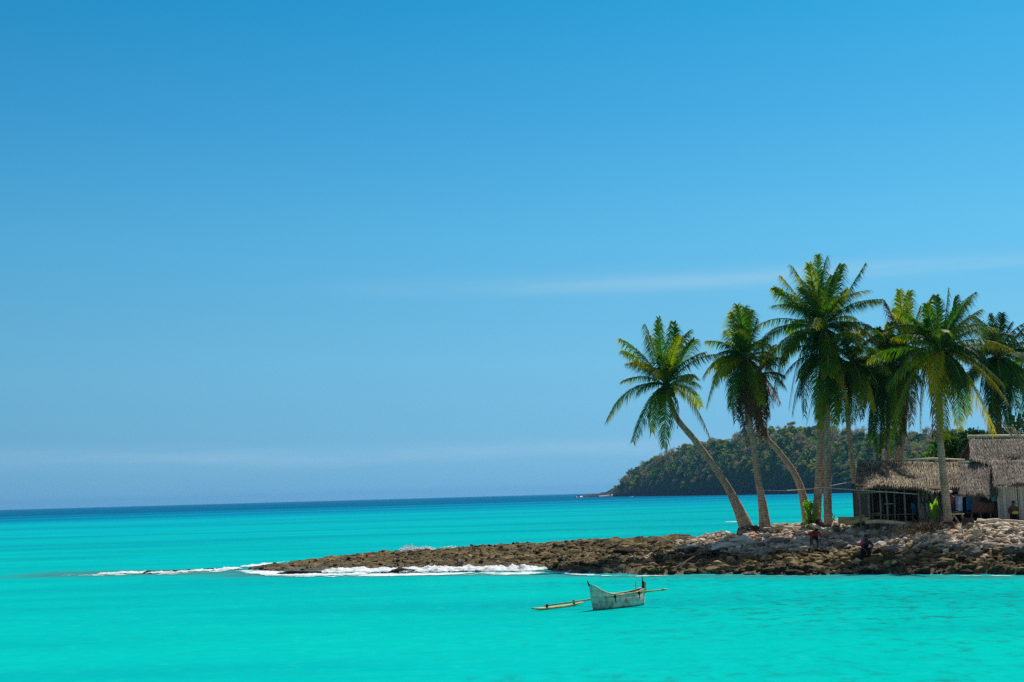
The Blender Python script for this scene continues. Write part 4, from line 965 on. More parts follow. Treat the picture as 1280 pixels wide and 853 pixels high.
hung(1207, 619.5, 1216.5, 637.5, 75.7, 'cloth_blue', 'deep blue curtain hanging across the lean-to doorway', 'door_curtain', 'curtain', 2)
hung(1226, 619, 1239, 627.5, 75.75, 'cloth_black', 'black garment drying under the lean-to eave', 'hanging_garment', 'garment', 3)
hung(1239.5, 618, 1245.5, 626.5, 75.6, 'cloth_teal', 'bright teal cloth hung at the corner next to the grey plank wall', 'hanging_cloth', 'cloth', 4)
hung(1139, 629, 1145, 641, 76.1, 'cloth_blue', 'blue rag hanging at the edge of the leaf screen in the open shed', 'hanging_rag', 'rag', 5)
mb = MB(); a = at(1193, 618.5, 75.2); b = at(1247, 618, 75.65); mb.tube([(0, 0, 0), ((b - a) * .5 + Vector((0, 0, -.03)))[:], (b - a)[:]], .012, 5); o = mb.build('washing_line', M['rope'], smooth=True); o.location = a; tag(o, 'washing line under the eave of the lean-to carrying the cloths', 'line')

# ropes between the palms and the shed
def rope(px, label, r=.022):
    P = [at(x, y, Y) for x, y, Y in px]; base = P[0].copy()
    mb = MB(); mb.tube([p - base for p in spline(P, 24)], r, 5); o = mb.build('rope', M['rope'], smooth=True); o.location = base; return tag(o, label, 'rope')
rope([(951, 613, 77.0), (975, 613.5, 79), (998, 612.5, 81.5), (1030, 609, 80.5), (1066, 602, 81.8)], 'pale rope slung from the skirted palm past the bent palm to the slim palm')
rope([(1024, 609.5, 76.5), (1048, 611, 76), (1072, 613, 75.4), (1100, 614.5, 75.2), (1147, 618, 75.3)], 'pale rope running from the tallest palm along the front of the open shed')

# sawhorse of planks beside the lean-to
p = on(1193, 655, 1.9); z0 = hz(p.x, p.y); mb = MB()
mb.tube([(-.22, 0, 0), (.02, 0, .52)], .035, 6); mb.tube([(.30, .05, -.02), (-.05, .05, .55)], .04, 6); mb.box((.12, .02, .5), (.8, .22, .05)); mb.tube([(.55, .2, 0), (.45, .1, .5)], .035, 6)
o = mb.build('wooden_trestle', M['driftwood']); o.location = (p.x, p.y, z0); tag(o, 'rough wooden trestle bench beside the foot of the palm before the shed', 'trestle')

# ================================================================== plants
def leaves(mb_v, mb_f, al, c, r, n, size, rg):
    for _ in range(n):
        while True:
            q = Vector((rg.uniform(-1, 1), rg.uniform(-1, 1), rg.uniform(-1, 1)))
            if .25 < q.length < 1: break
        p = Vector(c) + Vector((q.x * r[0], q.y * r[1], q.z * r[2]))
        d = (q.normalized() + Vector((rg.uniform(-.8, .8), rg.uniform(-.8, .8), rg.uniform(-.4, .8)))).normalized(); s = d.orthogonal().normalized()
        s = Quaternion(d, rg.uniform(0, 6.28)) @ s; L = size * rg.uniform(.6, 1.3); w = L * .35
        b = len(mb_v); mb_v += [p, p + d * L * .5 + s * w, p + d * L, p + d * L * .5 - s * w]; mb_f.append((b, b + 1, b + 2, b + 3)); al += [.1, .3, .6, .3]
def shrub(px, py, Y, clumps, label, n, size, mat='bush_leaf', seed=0, name='shrub', cat='shrub'):
    rg = random.Random(seed); p = at(px, py, Y); p.z = min(p.z, max(hz(p.x, Y), 0)); root = empty(name, p); tag(root, label, cat)
    v, f, al = [], [], []
    for c, r in clumps: leaves(v, f, al, c, r, n, size, rg)
    link('foliage', np_mesh('foliage', np.array([q[:] for q in v]), np.array(f), M[mat], attrs={'along': al}), root)
    mb = MB()
    for c, r in clumps:
        for _ in range(3): e = Vector(c) + Vector((rg.uniform(-.4, .4) * r[0], rg.uniform(-.4, .4) * r[1], r[2] * .3)); mb.tube([(rg.uniform(-.1, .1), 0, -.1), e * .5 + Vector((rg.uniform(-.1, .1), 0, 0)), e], [.04, .03, .01], 5)
    mb.build('stem', M['root'], root)
    return root
shrub(1013, 650, 81.5, [((0, 0, .35), (.38, .35, .4)), ((.1, 0, .9), (.35, .3, .4)), ((-.1, 0, 1.25), (.2, .2, .25))], 'small bright green shrub between the bent palm and the tallest palm', 130, .16, 'banana_leaf', 1)
shrub(1037, 648, 82.5, [((0, 0, .25), (.25, .25, .3)), ((.1, 0, .6), (.15, .15, .25))], 'thin green shoot just right of the two touching palm trunks', 60, .14, 'bush_leaf', 2)
shrub(1048, 652, 78.0, [((0, 0, .25), (.3, .3, .28))], 'low green weed at the end of the thick yellow log', 90, .13, 'bush_leaf', 3)
hb = at(1190, 566, 84).z - 2.0
shrub(1190, 640, 84, [((-.5, 0, hb - .1), (.9, .9, .8)), ((.7, .2, hb + .1), (.9, .9, .8)), ((0, 0, hb + .7), (.8, .8, .6)), ((.2, 0, hb - 1.2), (1.2, 1, .9)), ((1.6, .4, hb + .9), (.8, .8, .6))], 'leafy dark green bush behind the roof between shed and tall hut', 420, .24, 'bush_leaf', 4, 'bush', 'bush')
hb2 = at(1236, 545, 90).z - 2.0
shrub(1236, 640, 90, [((0, 0, hb2 - .4), (1.6, 1, 1.0)), ((2.0, .2, hb2), (1.6, 1, 1.2)), ((.3, 0, hb2 - 1.6), (1.8, 1, 1.2)), ((2.4, 0, hb2 - 1.7), (1.6, 1, 1.2)), ((1.6, .3, hb2 + 1.4), (1.2, .9, 1.0)), ((.2, .3, hb2 + 1.1), (1.1, .9, 1.1)), ((2.6, .3, hb2 + 2.2), (1.3, .9, 1.1)), ((3.4, .3, hb2 + .8), (1.2, .9, 1.3)), ((-.9, .3, hb2 - .3), (1.0, .8, 1.0))], 'dense dark thicket behind the ridge of the tall hut', 620, .28, 'tree_dark', 5, 'thicket', 'bush')

# young banana-like plant in the shed's shade
p = at(1169, 650, 74.6); p.z = hz(p.x, p.y); root = empty('young_palm', p); tag(root, 'young plant with a few broad bright green leaves in front of the leaf screen', 'plant')
rg = random.Random(3)
for k, (dx, dz, w) in enumerate([(-.30, 1.05, .13), (.22, 1.15, .15), (-.05, .85, .12), (.45, .75, .11), (-.45, .55, .1), (.1, 1.3, .08)]):
    P = bez(Vector((0, 0, 0)), Vector((dx * .15, -.1 * k % 3 * .1, dz * .75)), Vector((dx, rg.uniform(-.3, .1), dz)), 9); v, f, al = [], [], []
    for i, q in enumerate(P):
        t_ = i / 8; ww = w * math.sin(min(1, t_ * 1.15) * math.pi) ** .8 + .006; v += [q + Vector((-ww, .03, 0)), q, q + Vector((ww, .03, 0))]; al += [t_ * .5] * 3
    for i in range(8):
        for j in (0, 1): a = i * 3 + j; f.append((a, a + 1, a + 4, a + 3))
    link('leaf', np_mesh('leaf', np.array([q[:] for q in v]), np.array(f), M['banana_leaf'], attrs={'along': al}), root)

# heap of dead fronds and brush
p = on(1158, 657, 1.9); p.z = hz(p.x, p.y); mb = MB(); rg = random.Random(8)
for k in range(520):
    a = rg.uniform(0, 6.28); rr = rg.random() ** .6; q = Vector((math.cos(a) * rr * 1.35 + rg.choice((-.35, .35)), math.sin(a) * rr * .8, 0)); q.z = .62 * (1 - rr ** 1.5) * rg.random() ** .5
    d = Vector((rg.uniform(-1, 1), rg.uniform(-1, 1), rg.uniform(-.3, .7))).normalized() * rg.uniform(.15, .5); mb.tint = rg.random()
    mb.tube([q, q + d * .5 + Vector((0, 0, .04)), q + d], [.022, .016, .006], 4)
o = mb.build('brush_heap', M['brush']); o.location = p; tag(o, 'brown heap of dead brush and fronds on the bank in front of the shed', 'brush heap')
# bare twigs above the tall hut
p = at(1272, 548, 78.5); mb = MB(); rg = random.Random(9)
for k in range(10):
    a = Vector((rg.uniform(-.2, .3), 0, 0)); d = Vector((rg.uniform(-1, .6), rg.uniform(-.3, .3), rg.uniform(.4, 1))).normalized() * rg.uniform(.5, 1.3)
    mb.tube([a, a + d * .5 + Vector((rg.uniform(-.1, .1), 0, .05)), a + d], [.03, .02, .008], 5)
    for _ in range(2): mb.tube([a + d * .55, a + d * .55 + Vector((rg.uniform(-.4, .3), 0, rg.uniform(.1, .4)))], [.015, .006], 4)
o = mb.build('bare_branch', M['driftwood'], smooth=True); o.location = p; tag(o, 'bare dry branch sticking up over the tall hut roof', 'branch')

# ================================================================== people
def person(label, loc, J, E, rad, clothes, hair_at, face, hat=None, turn=0.0):
    """J joint name -> position; E edges; one skinned body, clothes as children"""
    def skin_obj(name, joints, edges, radii, mat, root_j, parent=None, sub=1):
        names = list(joints); me = bpy.data.meshes.new(name); me.from_pydata([joints[n_] for n_ in names], [(names.index(a), names.index(b)) for a, b in edges], [])
        me.materials.append(mat); o = link(name, me, parent)
        sk = o.modifiers.new('skin', 'SKIN'); sk.use_smooth_shade = True
        for n_, sv_ in zip(names, me.skin_vertices[0].data): r = radii[n_]; sv_.radius = (r, r) if not hasattr(r, '__len__') else r; sv_.use_root = n_ == root_j
        ss = o.modifiers.new('sub', 'SUBSURF'); ss.levels = sub; ss.render_levels = sub
        return o
    body = skin_obj('person', J, E, rad, M['skin'], 'pelvis')
    body.location = loc; body.rotation_euler = (0, 0, turn); tag(body, label, 'person')
    for nm, jn, ed, rd, mt, rj in clothes: skin_obj(nm, {n_: J[n_] for n_ in jn}, ed, rd, M[mt], rj, body)
    h = Vector(J['head']); n_ = Vector(face).normalized()
    hb_ = MB(); hb_.blob(h - n_ * .03 + Vector(hair_at), (.098, .105, .10), 2, .1, 3); hb_.build('hair', M['hair'], body, True)
    side = n_.cross(Vector((0, 0, 1))).normalized(); upv = side.cross(n_)
    for s_ in (-1, 1):
        eb = MB(); eb.blob(h + n_ * .088 + side * s_ * .033 + upv * .005, .013, 1, 0); eb.build('eye', M['eye'], body, True)
    if hat:
        cb = MB(); cb.blob(h + Vector((0, 0, .06)), (.115, .125, .075), 2, .05, 1); cb.box(h + n_ * .13 + Vector((0, 0, .045)), (.15, .12, .02)); cb.build('cap', M[hat], body, True)
    return body
def hand(J, E, rad, wrist, key, d, side):
    """palm and five bent fingers hanging from the wrist joint"""
    w = Vector(J[wrist]); d = Vector(d).normalized(); side = Vector(side).normalized(); nn = d.cross(side).normalized()
    pk = key + '_palm'; J[pk] = tuple(w + d * .07); E.append((wrist, pk)); rad[pk] = (.035, .018)
    for i, ln in enumerate((.07, .08, .075, .06)):
        a, b = f'{key}_f{i}a', f'{key}_f{i}b'; o = side * (i - 1.5) * .021
        J[a] = tuple(w + d * (.07 + ln * .55) + o); J[b] = tuple(w + d * (.07 + ln) + o + nn * .025); E += [(pk, a), (a, b)]; rad[a] = .009; rad[b] = .0075
    a, b = key + '_t0', key + '_t1'; J[a] = tuple(w + d * .06 + side * -.045); J[b] = tuple(w + d * .10 + side * -.055 + nn * .02); E += [(pk, a), (a, b)]; rad[a] = .011; rad[b] = .009
LEGS = [('pelvis', 'hipL'), ('hipL', 'kneeL'), ('kneeL', 'ankL'), ('ankL', 'toeL'), ('pelvis', 'hipR'), ('hipR', 'kneeR'), ('kneeR', 'ankR'), ('ankR', 'toeR')]
UP = [('pelvis', 'belly'), ('belly', 'chest'), ('chest', 'neck'), ('neck', 'head'), ('chest', 'shL'), ('shL', 'elL'), ('elL', 'wrL'), ('chest', 'shR'), ('shR', 'elR'), ('elR', 'wrR')]
RAD = dict(pelvis=.13, hipL=.095, hipR=.095, kneeL=.058, kneeR=.058, ankL=.042, ankR=.042, toeL=.034, toeR=.034, belly=.12, chest=.135, neck=.055, head=.10, shL=.062, shR=.062, elL=.042, elR=.042, wrL=.03, wrR=.03)
def torso_cloth(nm, mt, k=1.18, sleeves=True):
    jn = ['belly', 'chest', 'shL', 'shR'] + (['elL', 'elR'] if sleeves else []) + ['pelvis']
    ed = [('pelvis', 'belly'), ('belly', 'chest'), ('chest', 'shL'), ('chest', 'shR')] + ([('shL', 'elL'), ('shR', 'elR')] if sleeves else [])
    rd = {n_: RAD[n_] * k for n_ in jn}; return (nm, jn, ed, rd, mt, 'belly')
def leg_cloth(nm, mt, k=1.2, full=False):
    jn = ['pelvis', 'hipL', 'hipR', 'kneeL', 'kneeR'] + (['ankL', 'ankR'] if full else [])
    ed = [('pelvis', 'hipL'), ('hipL', 'kneeL'), ('pelvis', 'hipR'), ('hipR', 'kneeR')] + ([('kneeL', 'ankL'), ('kneeR', 'ankR')] if full else [])
    return (nm, jn, ed, {n_: RAD[n_] * k for n_ in jn}, mt, 'pelvis')

# bending forward, facing the viewer (-Y), legs straight and apart
J = dict(pelvis=(.0, .28, .82), hipL=(.10, .27, .80), hipR=(-.10, .27, .80), kneeL=(.15, .16, .43), kneeR=(-.20, .12, .42), ankL=(.15, .2, .08), ankR=(-.29, .14, .06), toeL=(.16, .03, .03), toeR=(-.33, -.02, .03),
         belly=(0, .10, .92), chest=(0, -.16, 1.0), neck=(0, -.32, 1.02), head=(0, -.44, 1.03), shL=(.19, -.18, .97), shR=(-.19, -.18, .97), elL=(.24, -.26, .69), elR=(-.25, -.24, .69), wrL=(.17, -.40, .46), wrR=(-.22, -.36, .45))
E = LEGS + UP; E = list(E); rad = dict(RAD)
hand(J, E, rad, 'wrL', 'hl', (-.1, -.2, -1), (1, 0, 0)); hand(J, E, rad, 'wrR', 'hr', (.1, -.2, -1), (-1, 0, 0))
p = hit(1020, 690.5); person('person in a red shirt bending down over the rocks, legs apart', (p.x, p.y, hz(p.x, p.y) + .02), J, E, rad,
    [torso_cloth('shirt', 'cloth_red'), leg_cloth('shorts', 'cloth_navy')], (0, .02, .05), (0, -.8, -.5))
# crouching, facing the viewer
J = dict(pelvis=(0, .18, .34), hipL=(.11, .15, .34), hipR=(-.11, .15, .34), kneeL=(.20, -.22, .52), kneeR=(-.20, -.22, .52), ankL=(.14, .0, .09), ankR=(-.14, .0, .09), toeL=(.16, -.17, .04), toeR=(-.16, -.17, .04),
         belly=(0, .12, .55), chest=(0, -.02, .78), neck=(0, -.10, .92), head=(.02, -.17, 1.03), shL=(.19, -.03, .80), shR=(-.19, -.03, .80), elL=(.30, -.22, .60), elR=(-.28, -.24, .60), wrL=(.14, -.42, .42), wrR=(-.12, -.42, .40))
E = list(LEGS + UP); rad = dict(RAD)
hand(J, E, rad, 'wrL', 'hl', (-.2, -.5, -1), (1, 0, 0)); hand(J, E, rad, 'wrR', 'hr', (.2, -.5, -1), (-1, 0, 0))
p = hit(1083, 699); ps = person('person crouching on the weedy rocks in dark clothes with a pink wrap on one shoulder', (p.x, p.y, hz(p.x, p.y) + .02), J, E, rad,
    [torso_cloth('shirt', 'cloth_navy'), leg_cloth('trousers', 'cloth_black', 1.2, True), ('shoulder_wrap', ['shR', 'chest', 'elR'], [('chest', 'shR'), ('shR', 'elR')], dict(chest=.10, shR=.115, elR=.075), 'cloth_pink', 'shR')], (0, .02, .04), (0, -.9, -.35))
# standing in the shade, white cap
J = dict(pelvis=(0, 0, .88), hipL=(.09, 0, .85), hipR=(-.09, 0, .85), kneeL=(.10, -.02, .46), kneeR=(-.10, .0, .46), ankL=(.10, .02, .07), ankR=(-.11, .02, .07), toeL=(.11, -.12, .03), toeR=(-.13, -.12, .03),
         belly=(0, 0, 1.06), chest=(0, .0, 1.28), neck=(0, -.01, 1.43), head=(0, -.03, 1.55), shL=(.17, .0, 1.33), shR=(-.17, .0, 1.33), elL=(.22, .02, 1.06), elR=(-.22, .02, 1.06), wrL=(.22, -.08, .82), wrR=(-.21, -.08, .82))
E = list(LEGS + UP); rad = dict(RAD)
hand(J, E, rad, 'wrL', 'hl', (0, -.2, -1), (0, -1, 0)); hand(J, E, rad, 'wrR', 'hr', (0, -.2, -1), (0, -1, 0))
p = at(1190, 652, 74.6); person('person in a white cap and maroon shirt standing in shade beside the white sheet', (p.x, p.y, hz(p.x, p.y)), J, E, rad,
    [torso_cloth('shirt', 'cloth_maroon'), leg_cloth('trousers', 'cloth_navy', 1.2, True)], (0, .02, .02), (-.2, -1, -.1), 'cap_white', -.3)
# sitting by the grey wall
J = dict(pelvis=(0, .05, .38), hipL=(.10, .02, .38), hipR=(-.10, .02, .38), kneeL=(.16, -.38, .44), kneeR=(-.16, -.38, .44), ankL=(.14, -.42, .07), ankR=(-.14, -.42, .07), toeL=(.15, -.57, .03), toeR=(-.15, -.57, .03),
         belly=(0, .06, .56), chest=(0, .03, .78), neck=(0, .0, .93), head=(0, -.04, 1.06), shL=(.18, .03, .82), shR=(-.18, .03, .82), elL=(.25, -.10, .58), elR=(-.25, -.10, .58), wrL=(.12, -.30, .52), wrR=(-.12, -.30, .52))
E = list(LEGS + UP); rad = dict(RAD)
hand(J, E, rad, 'wrL', 'hl', (-.5, -1, -.2), (1, 0, 0)); hand(J, E, rad, 'wrR', 'hr', (.5, -1, -.2), (-1, 0, 0))
p = at(1268, 655, 74.4); z0 = hz(p.x, p.y)
person('person in dark clothes sitting on a low stool against the grey plank wall', (p.x, p.y, z0), J, E, rad, [torso_cloth('shirt', 'cloth_maroon'), leg_cloth('trousers', 'cloth_black', 1.2, True)], (0, .02, .04), (-.3, -1, -.1), None, -.3)
mb = MB(); mb.box((0, 0, .22), (.36, .32, .05))
for sx_ in (-1, 1):
    for sy_ in (-1, 1): mb.tube([(sx_ * .15, sy_ * .12, -.05), (sx_ * .13, sy_ * .1, .2)], .025, 6)
o = mb.build('wooden_stool', M['plank_brown']); o.location = (p.x, p.y + .07, z0); tag(o, 'low wooden stool under the person by the grey plank wall', 'stool')
mb = MB(); rg = random.Random(4)
mb.blob((0, 0, 0), (.17, .12, .09), 3, .35, 6); o = mb.build('cloth_bundle', M['cloth_yellow'], smooth=True); o.location = (p.x - .06, p.y - .36, z0 + .58); tag(o, 'yellow cloth bundle on the lap of the person sitting by the wall', 'cloth')

# ================================================================== outrigger canoe
bow, stern = on(742.5, 763.0), on(804, 756.0)
ax = (stern - bow); Lc = ax.length; ax.normalize(); ang = math.atan2(ax.y, ax.x)
canoe = empty('outrigger_canoe', bow); canoe.rotation_euler = (0, 0, ang)
tag(canoe, 'weathered grey wooden outrigger canoe floating empty on turquoise water', 'canoe')
inv = Matrix.Rotation(-ang, 3, 'Z')
cl = lambda p: inv @ (Vector(p) - bow)
ns = 26; outer, inner = [], []
def sect(u):
    s = np.interp(u, [0, .06, .2, .5, .8, .94, 1], [.035, .10, .22, .29, .25, .13, .05])
    gz_ = np.interp(u, [0, .04, .10, .18, .26, .5, .75, .9, .97, 1], [.90, .84, .72, .58, .50, .46, .47, .52, .58, .62])
    x = u * Lc
    rake = np.interp(u, [0, .25, .8, 1], [-.20, 0, 0, .10])
    return x, float(s), float(gz_), float(rake)
V_, F_, MI = [], [], []
prof = [(0, 1.0), (.95, .75), (1.0, .5), (.86, .25), (.5, .05), (.0, .0)]      # (half width share, height share) from keel reversed below
def ring(u, ins):
    x, s, gz_, rk = sect(u); kz = -.14 + (.05 if ins else 0); pts = []
    s2 = max(s - (.03 if ins else 0), .006)
    hs = [1.0, .8, .55, .3, .1, 0.0]; ws = [.80, .95, 1.06, 1.0, .60, 0.0]  # drawn in at the top so the side tilts up and catches sun
    for h_, w_ in zip(hs, ws):
        z = kz + (gz_ - kz) * h_; pts.append((x + rk * h_ * (1 if True else 0), s2 * w_, z))
    return pts + [(p_[0], -p_[1], p_[2]) for p_ in pts[-2::-1]]
us = [i / (ns - 1) for i in range(ns)]
rings_o = [ring(u, False) for u in us]; rings_i = [ring(.03 + u * .94, True) for u in us]; nr = 11
V_ = [p_ for r in rings_o for p_ in r] + [p_ for r in rings_i for p_ in r]; off = ns * nr
for i in range(ns - 1):
    for j in range(nr - 1):
        a = i * nr + j; F_.append((a, a + 1, a + nr + 1, a + nr)); MI.append(0)
        b = off + a; F_.append((b, b + nr, b + nr + 1, b + 1)); MI.append(1)
    for j in (0, nr - 1):
        a = i * nr + j; F_.append((a, a + nr, off + a + nr, off + a)); MI.append(1)
for i in (0, ns - 1):
    F_.append(tuple(i * nr + j for j in range(nr)) if i else tuple(i * nr + j for j in range(nr - 1, -1, -1))); MI.append(0)
    F_.append(tuple(off + i * nr + j for j in range(nr))); MI.append(1)
me = bpy.data.meshes.new('hull'); me.from_pydata(V_, [], F_); me.materials.append(M['hull']); me.materials.append(M['hull_inside']); me.polygons.foreach_set('material_index', MI); me.polygons.foreach_set('use_smooth', [True] * len(F_)); me.update()
hull = link('hull', me, canoe)
# gunwale rails
for sg in (-1, 1):
    mb = MB(); pts = []
    for u in us[1:-1]:
        x, s, gz_, rk = sect(u); pts.append((x + rk, sg * s * .80, gz_ + .012))
    mb.tube(pts, .022, 6, .1); mb.build('gunwale', M['driftwood'], canoe, True)
# bow and stern posts
mb = MB(); mb.tube([(-.20, 0, .84), (-.27, 0, .98), (-.29, 0, 1.02)], [.035, .022, .01], 6); mb.build('bow_tip', M['tar'], canoe)
mb = MB(); xs_ = Lc + .05; mb.box((xs_ - .03, 0, .64), (.06, .06, .38)); mb.tube([(xs_ - .03, 0, .80), (xs_ - .04, 0, .98)], [.026, .014], 6); mb.build('stern_post', M['tar'], canoe, bevel=.01)
mb = MB(); mb.box((xs_ + .035, -.03, .60), (.06, .10, .40)); mb.build('stern_plank', M['hull'], canoe)
mb = MB(); mb.tube([(Lc * .84, -.05, .40), (Lc * .835, -.05, .86)], .022, 6); mb.build('mast_stub', M['driftwood'], canoe)
for fx in (.35, .68):
    x, s, gz_, rk = sect(fx); mb = MB(); mb.box((x, 0, gz_ - .10), (.14, 2 * s - .04, .03)); mb.build('thwart', M['driftwood'], canoe)
# float and booms
f0, f1 = on(664.5, 763.5, .03), on(729, 755.3, .03)
fp = [cl(f0.lerp(f1, t)) + Vector((0, 0, .035 * (abs(t - .5) * 2) ** 3 * 2.2)) for t in [i / 10 for i in range(11)]]
mb = MB(); mb.tube(fp, [.02, .04, .052, .058, .062, .062, .062, .058, .052, .04, .02], 9, .06); mb.build('outrigger_float', M['bamboo'], canoe, True)
def seg(name, pts, rad, mat):
    mb = MB(); mb.tube([cl(p_) for p_ in pts], rad, 8, .05); return mb.build(name, M[mat], canoe, True)
n0 = f0.lerp(f1, .29); n1 = f0.lerp(f1, .82)
t0 = at(684, 757.3, n0.y); t1 = at(717, 752.5, n1.y)
h0 = at(769, 745.2, 49.6); h1 = at(799, 740.6, 50.6)
seg('boom', [t0 + (t0 - h0).normalized() * .12, t0.lerp(h0, .5), h0, h0 + (h0 - t0).normalized() * .32], [.024, .028, .032, .028], 'bamboo')
seg('boom', [t1 + (t1 - h1).normalized() * .1, t1.lerp(h1, .5), h1, at(832.5, 737.2, 50.2)], [.024, .028, .032, .020], 'bamboo')
seg('boom_tip', [at(827, 737.8, 50.2), at(833.5, 736.6, 50.2)], [.045, .03], 'driftwood')
for q, tp in ((n0, t0), (n1, t1)): seg('float_strut', [q + Vector((0, 0, .0)), tp + Vector((0, 0, .06))], .04, 'tar')
for hp, nm in ((h0, 0), (h1, 1)):
    mb = MB(); c_ = cl(hp); mb.blob(c_ + Vector((0, 0, -.02)), (.055, .055, .07), 2, .3, nm); mb.tube([c_, c_ + Vector((.02, 0, -.22))], [.03, .012], 6); mb.build('lashing', M['tar'], canoe)

# ================================================================== boats far out
def boat(px, py, dist, Ln, label, kind, turn=0.0):
    d = ray(px, py); p = Vector((0, 0, CAMZ)) + d * (dist / d.y); p.z = 0
    root = empty('motor_boat', p); root.rotation_euler = (0, 0, turn); tag(root, label, 'boat', None)
    mb = MB(); v, f = [], []; n = 14
    for i in range(n):
        u = i / (n - 1); w = Ln * .13 * (1 - max(0, (u - .5) / .5) ** 2.2) + .03; gz_ = Ln * (.15 + .07 * u ** 2); x = (u - .5) * Ln
        v += [(x, w * .55, gz_), (x, w * 1.1, -.2), (x, -w * 1.1, -.2), (x, -w * .55, gz_)]  # sides shaped to slope inward so they catch the sun
    for i in range(n - 1):
        for j in range(3): a = i * 4 + j; f.append((a, a + 1, a + 5, a + 4))
        a = i * 4; f.append((a, a + 4, a + 7, a + 3))
    f += [(0, 3, 2, 1), tuple((n - 1) * 4 + j for j in range(4))]
    mb.add(v, f); mb.build('hull', M['boat_white'], root, True)
    if kind != 'dinghy':
        mb = MB(); cx = Ln * (.32 if kind == 'launch' else -.05); ch = Ln * (.07 if kind == 'launch' else .26); mb.box((cx, 0, Ln * .16 + ch / 2), (Ln * (.14 if kind == 'launch' else .34), Ln * .17, ch)); mb.build('cabin', M['boat_white'], root, bevel=.1)
        mb = MB(); mb.box((cx, 0, Ln * .16 + ch * .65), (Ln * (.145 if kind == 'launch' else .345), Ln * .174, ch * .3)); mb.build('cabin_window', M['boat_dark'], root)
    mb = MB(); mb.box((-Ln * .53, 0, Ln * .08), (Ln * .05, Ln * .05, Ln * .12)); mb.build('outboard_motor', M['boat_dark'], root)
boat(757, 621, 1150, 11.5, 'long low white boat moored before the foot of the headland', 'launch')
boat(724, 620, 1250, 7.0, 'stubby white cabin boat off the tip of the headland', 'cabin', .5)
boat(789.5, 620.5, 1100, 2.8, 'tiny white dinghy close under the headland cliff', 'dinghy')

# ================================================================== headland
ST = [(716, 1500, 621.5, 0), (722, 1500, 620.6, 0), (732, 1480, 619.0, 0), (744, 1460, 617.3, 0), (756, 1420, 613.5, .2), (766, 1380, 605.5, .5), (774, 1340, 598, .8), (786, 1290, 586, 1), (806, 1230, 573, 1), (830, 1160, 563, 1), (850, 1110, 553, 1), (872, 1060, 548, 1), (900, 1010, 541, 1),
      (930, 960, 536, 1), (960, 920, 531, 1), (985, 890, 523, 1), (1012, 860, 524, 1), (1060, 810, 529, 1), (1110, 770, 531, 1), (1160, 735, 533, 1), (1215, 705, 535, 1), (1300, 670, 535, 1), (1400, 640, 538, 1)]
SX = np.array([s[0] for s in ST], float); SD = np.array([s[1] for s in ST], float); STOP = np.array([s[2] for s in ST], float); SVEG = np.array([s[3] for s in ST], float)
def hdir(px):
    d = ray(px, 617); return np.array([d.x / d.y, 1.0])
nu, nv = 420, 46
pxs = np.linspace(716, 1400, nu); tv = np.linspace(-.12, 1.9, nv)
def head_pt(px, t):
    """plan position and ground height; t 0 at the waterline, 1 at the crest"""
    d = np.interp(px, SX, SD); top = np.interp(px, SX, STOP); vg = np.interp(px, SX, SVEG); hor = 637 - .0278 * px
    depth = 75 * (.25 + .75 * vg)
    D = d + depth * t
    crest = np.maximum((hor - top) * (d + depth) / F + CAMZ - 8.5 * vg, .05)
    prof_ = np.interp(t, [-.12, 0, .10, .22, .6, 1.0, 1.9], [-.12, 0.02, .24, .38, .74, 1.0, .8])
    return D, crest * prof_
PX, TV = np.meshgrid(pxs, tv); D_, Z_ = head_pt(PX, TV)
hd = np.array([hdir(x) for x in pxs]); Xh = D_ * hd[:, 0][None, :]; Yh = D_.copy()
nz1 = fbm(Xh * .03, Yh * .03, 0, 4, 31); nz2 = fbm(Xh * .12, Yh * .12, Z_ * .1, 4, 33)
Z2 = Z_ + np.where(TV > 0, 1, 0) * ((nz1 - .5) * 5 + (nz2 - .5) * 5) * np.clip(Z_ / 8, 0, 1)
Yh2 = Yh + (nz2 - .5) * 14 * np.clip(TV * 6 + .2, 0, 1)
k = np.arange(nu * nv).reshape(nv, nu)
me = np_mesh('headland', np.stack([Xh, Yh2, Z2], -1).reshape(-1, 3), np.stack([k[:-1, :-1], k[:-1, 1:], k[1:, 1:], k[1:, :-1]], -1).reshape(-1, 4), M['headland'])
tag(link('headland_hill', me), kind='structure')

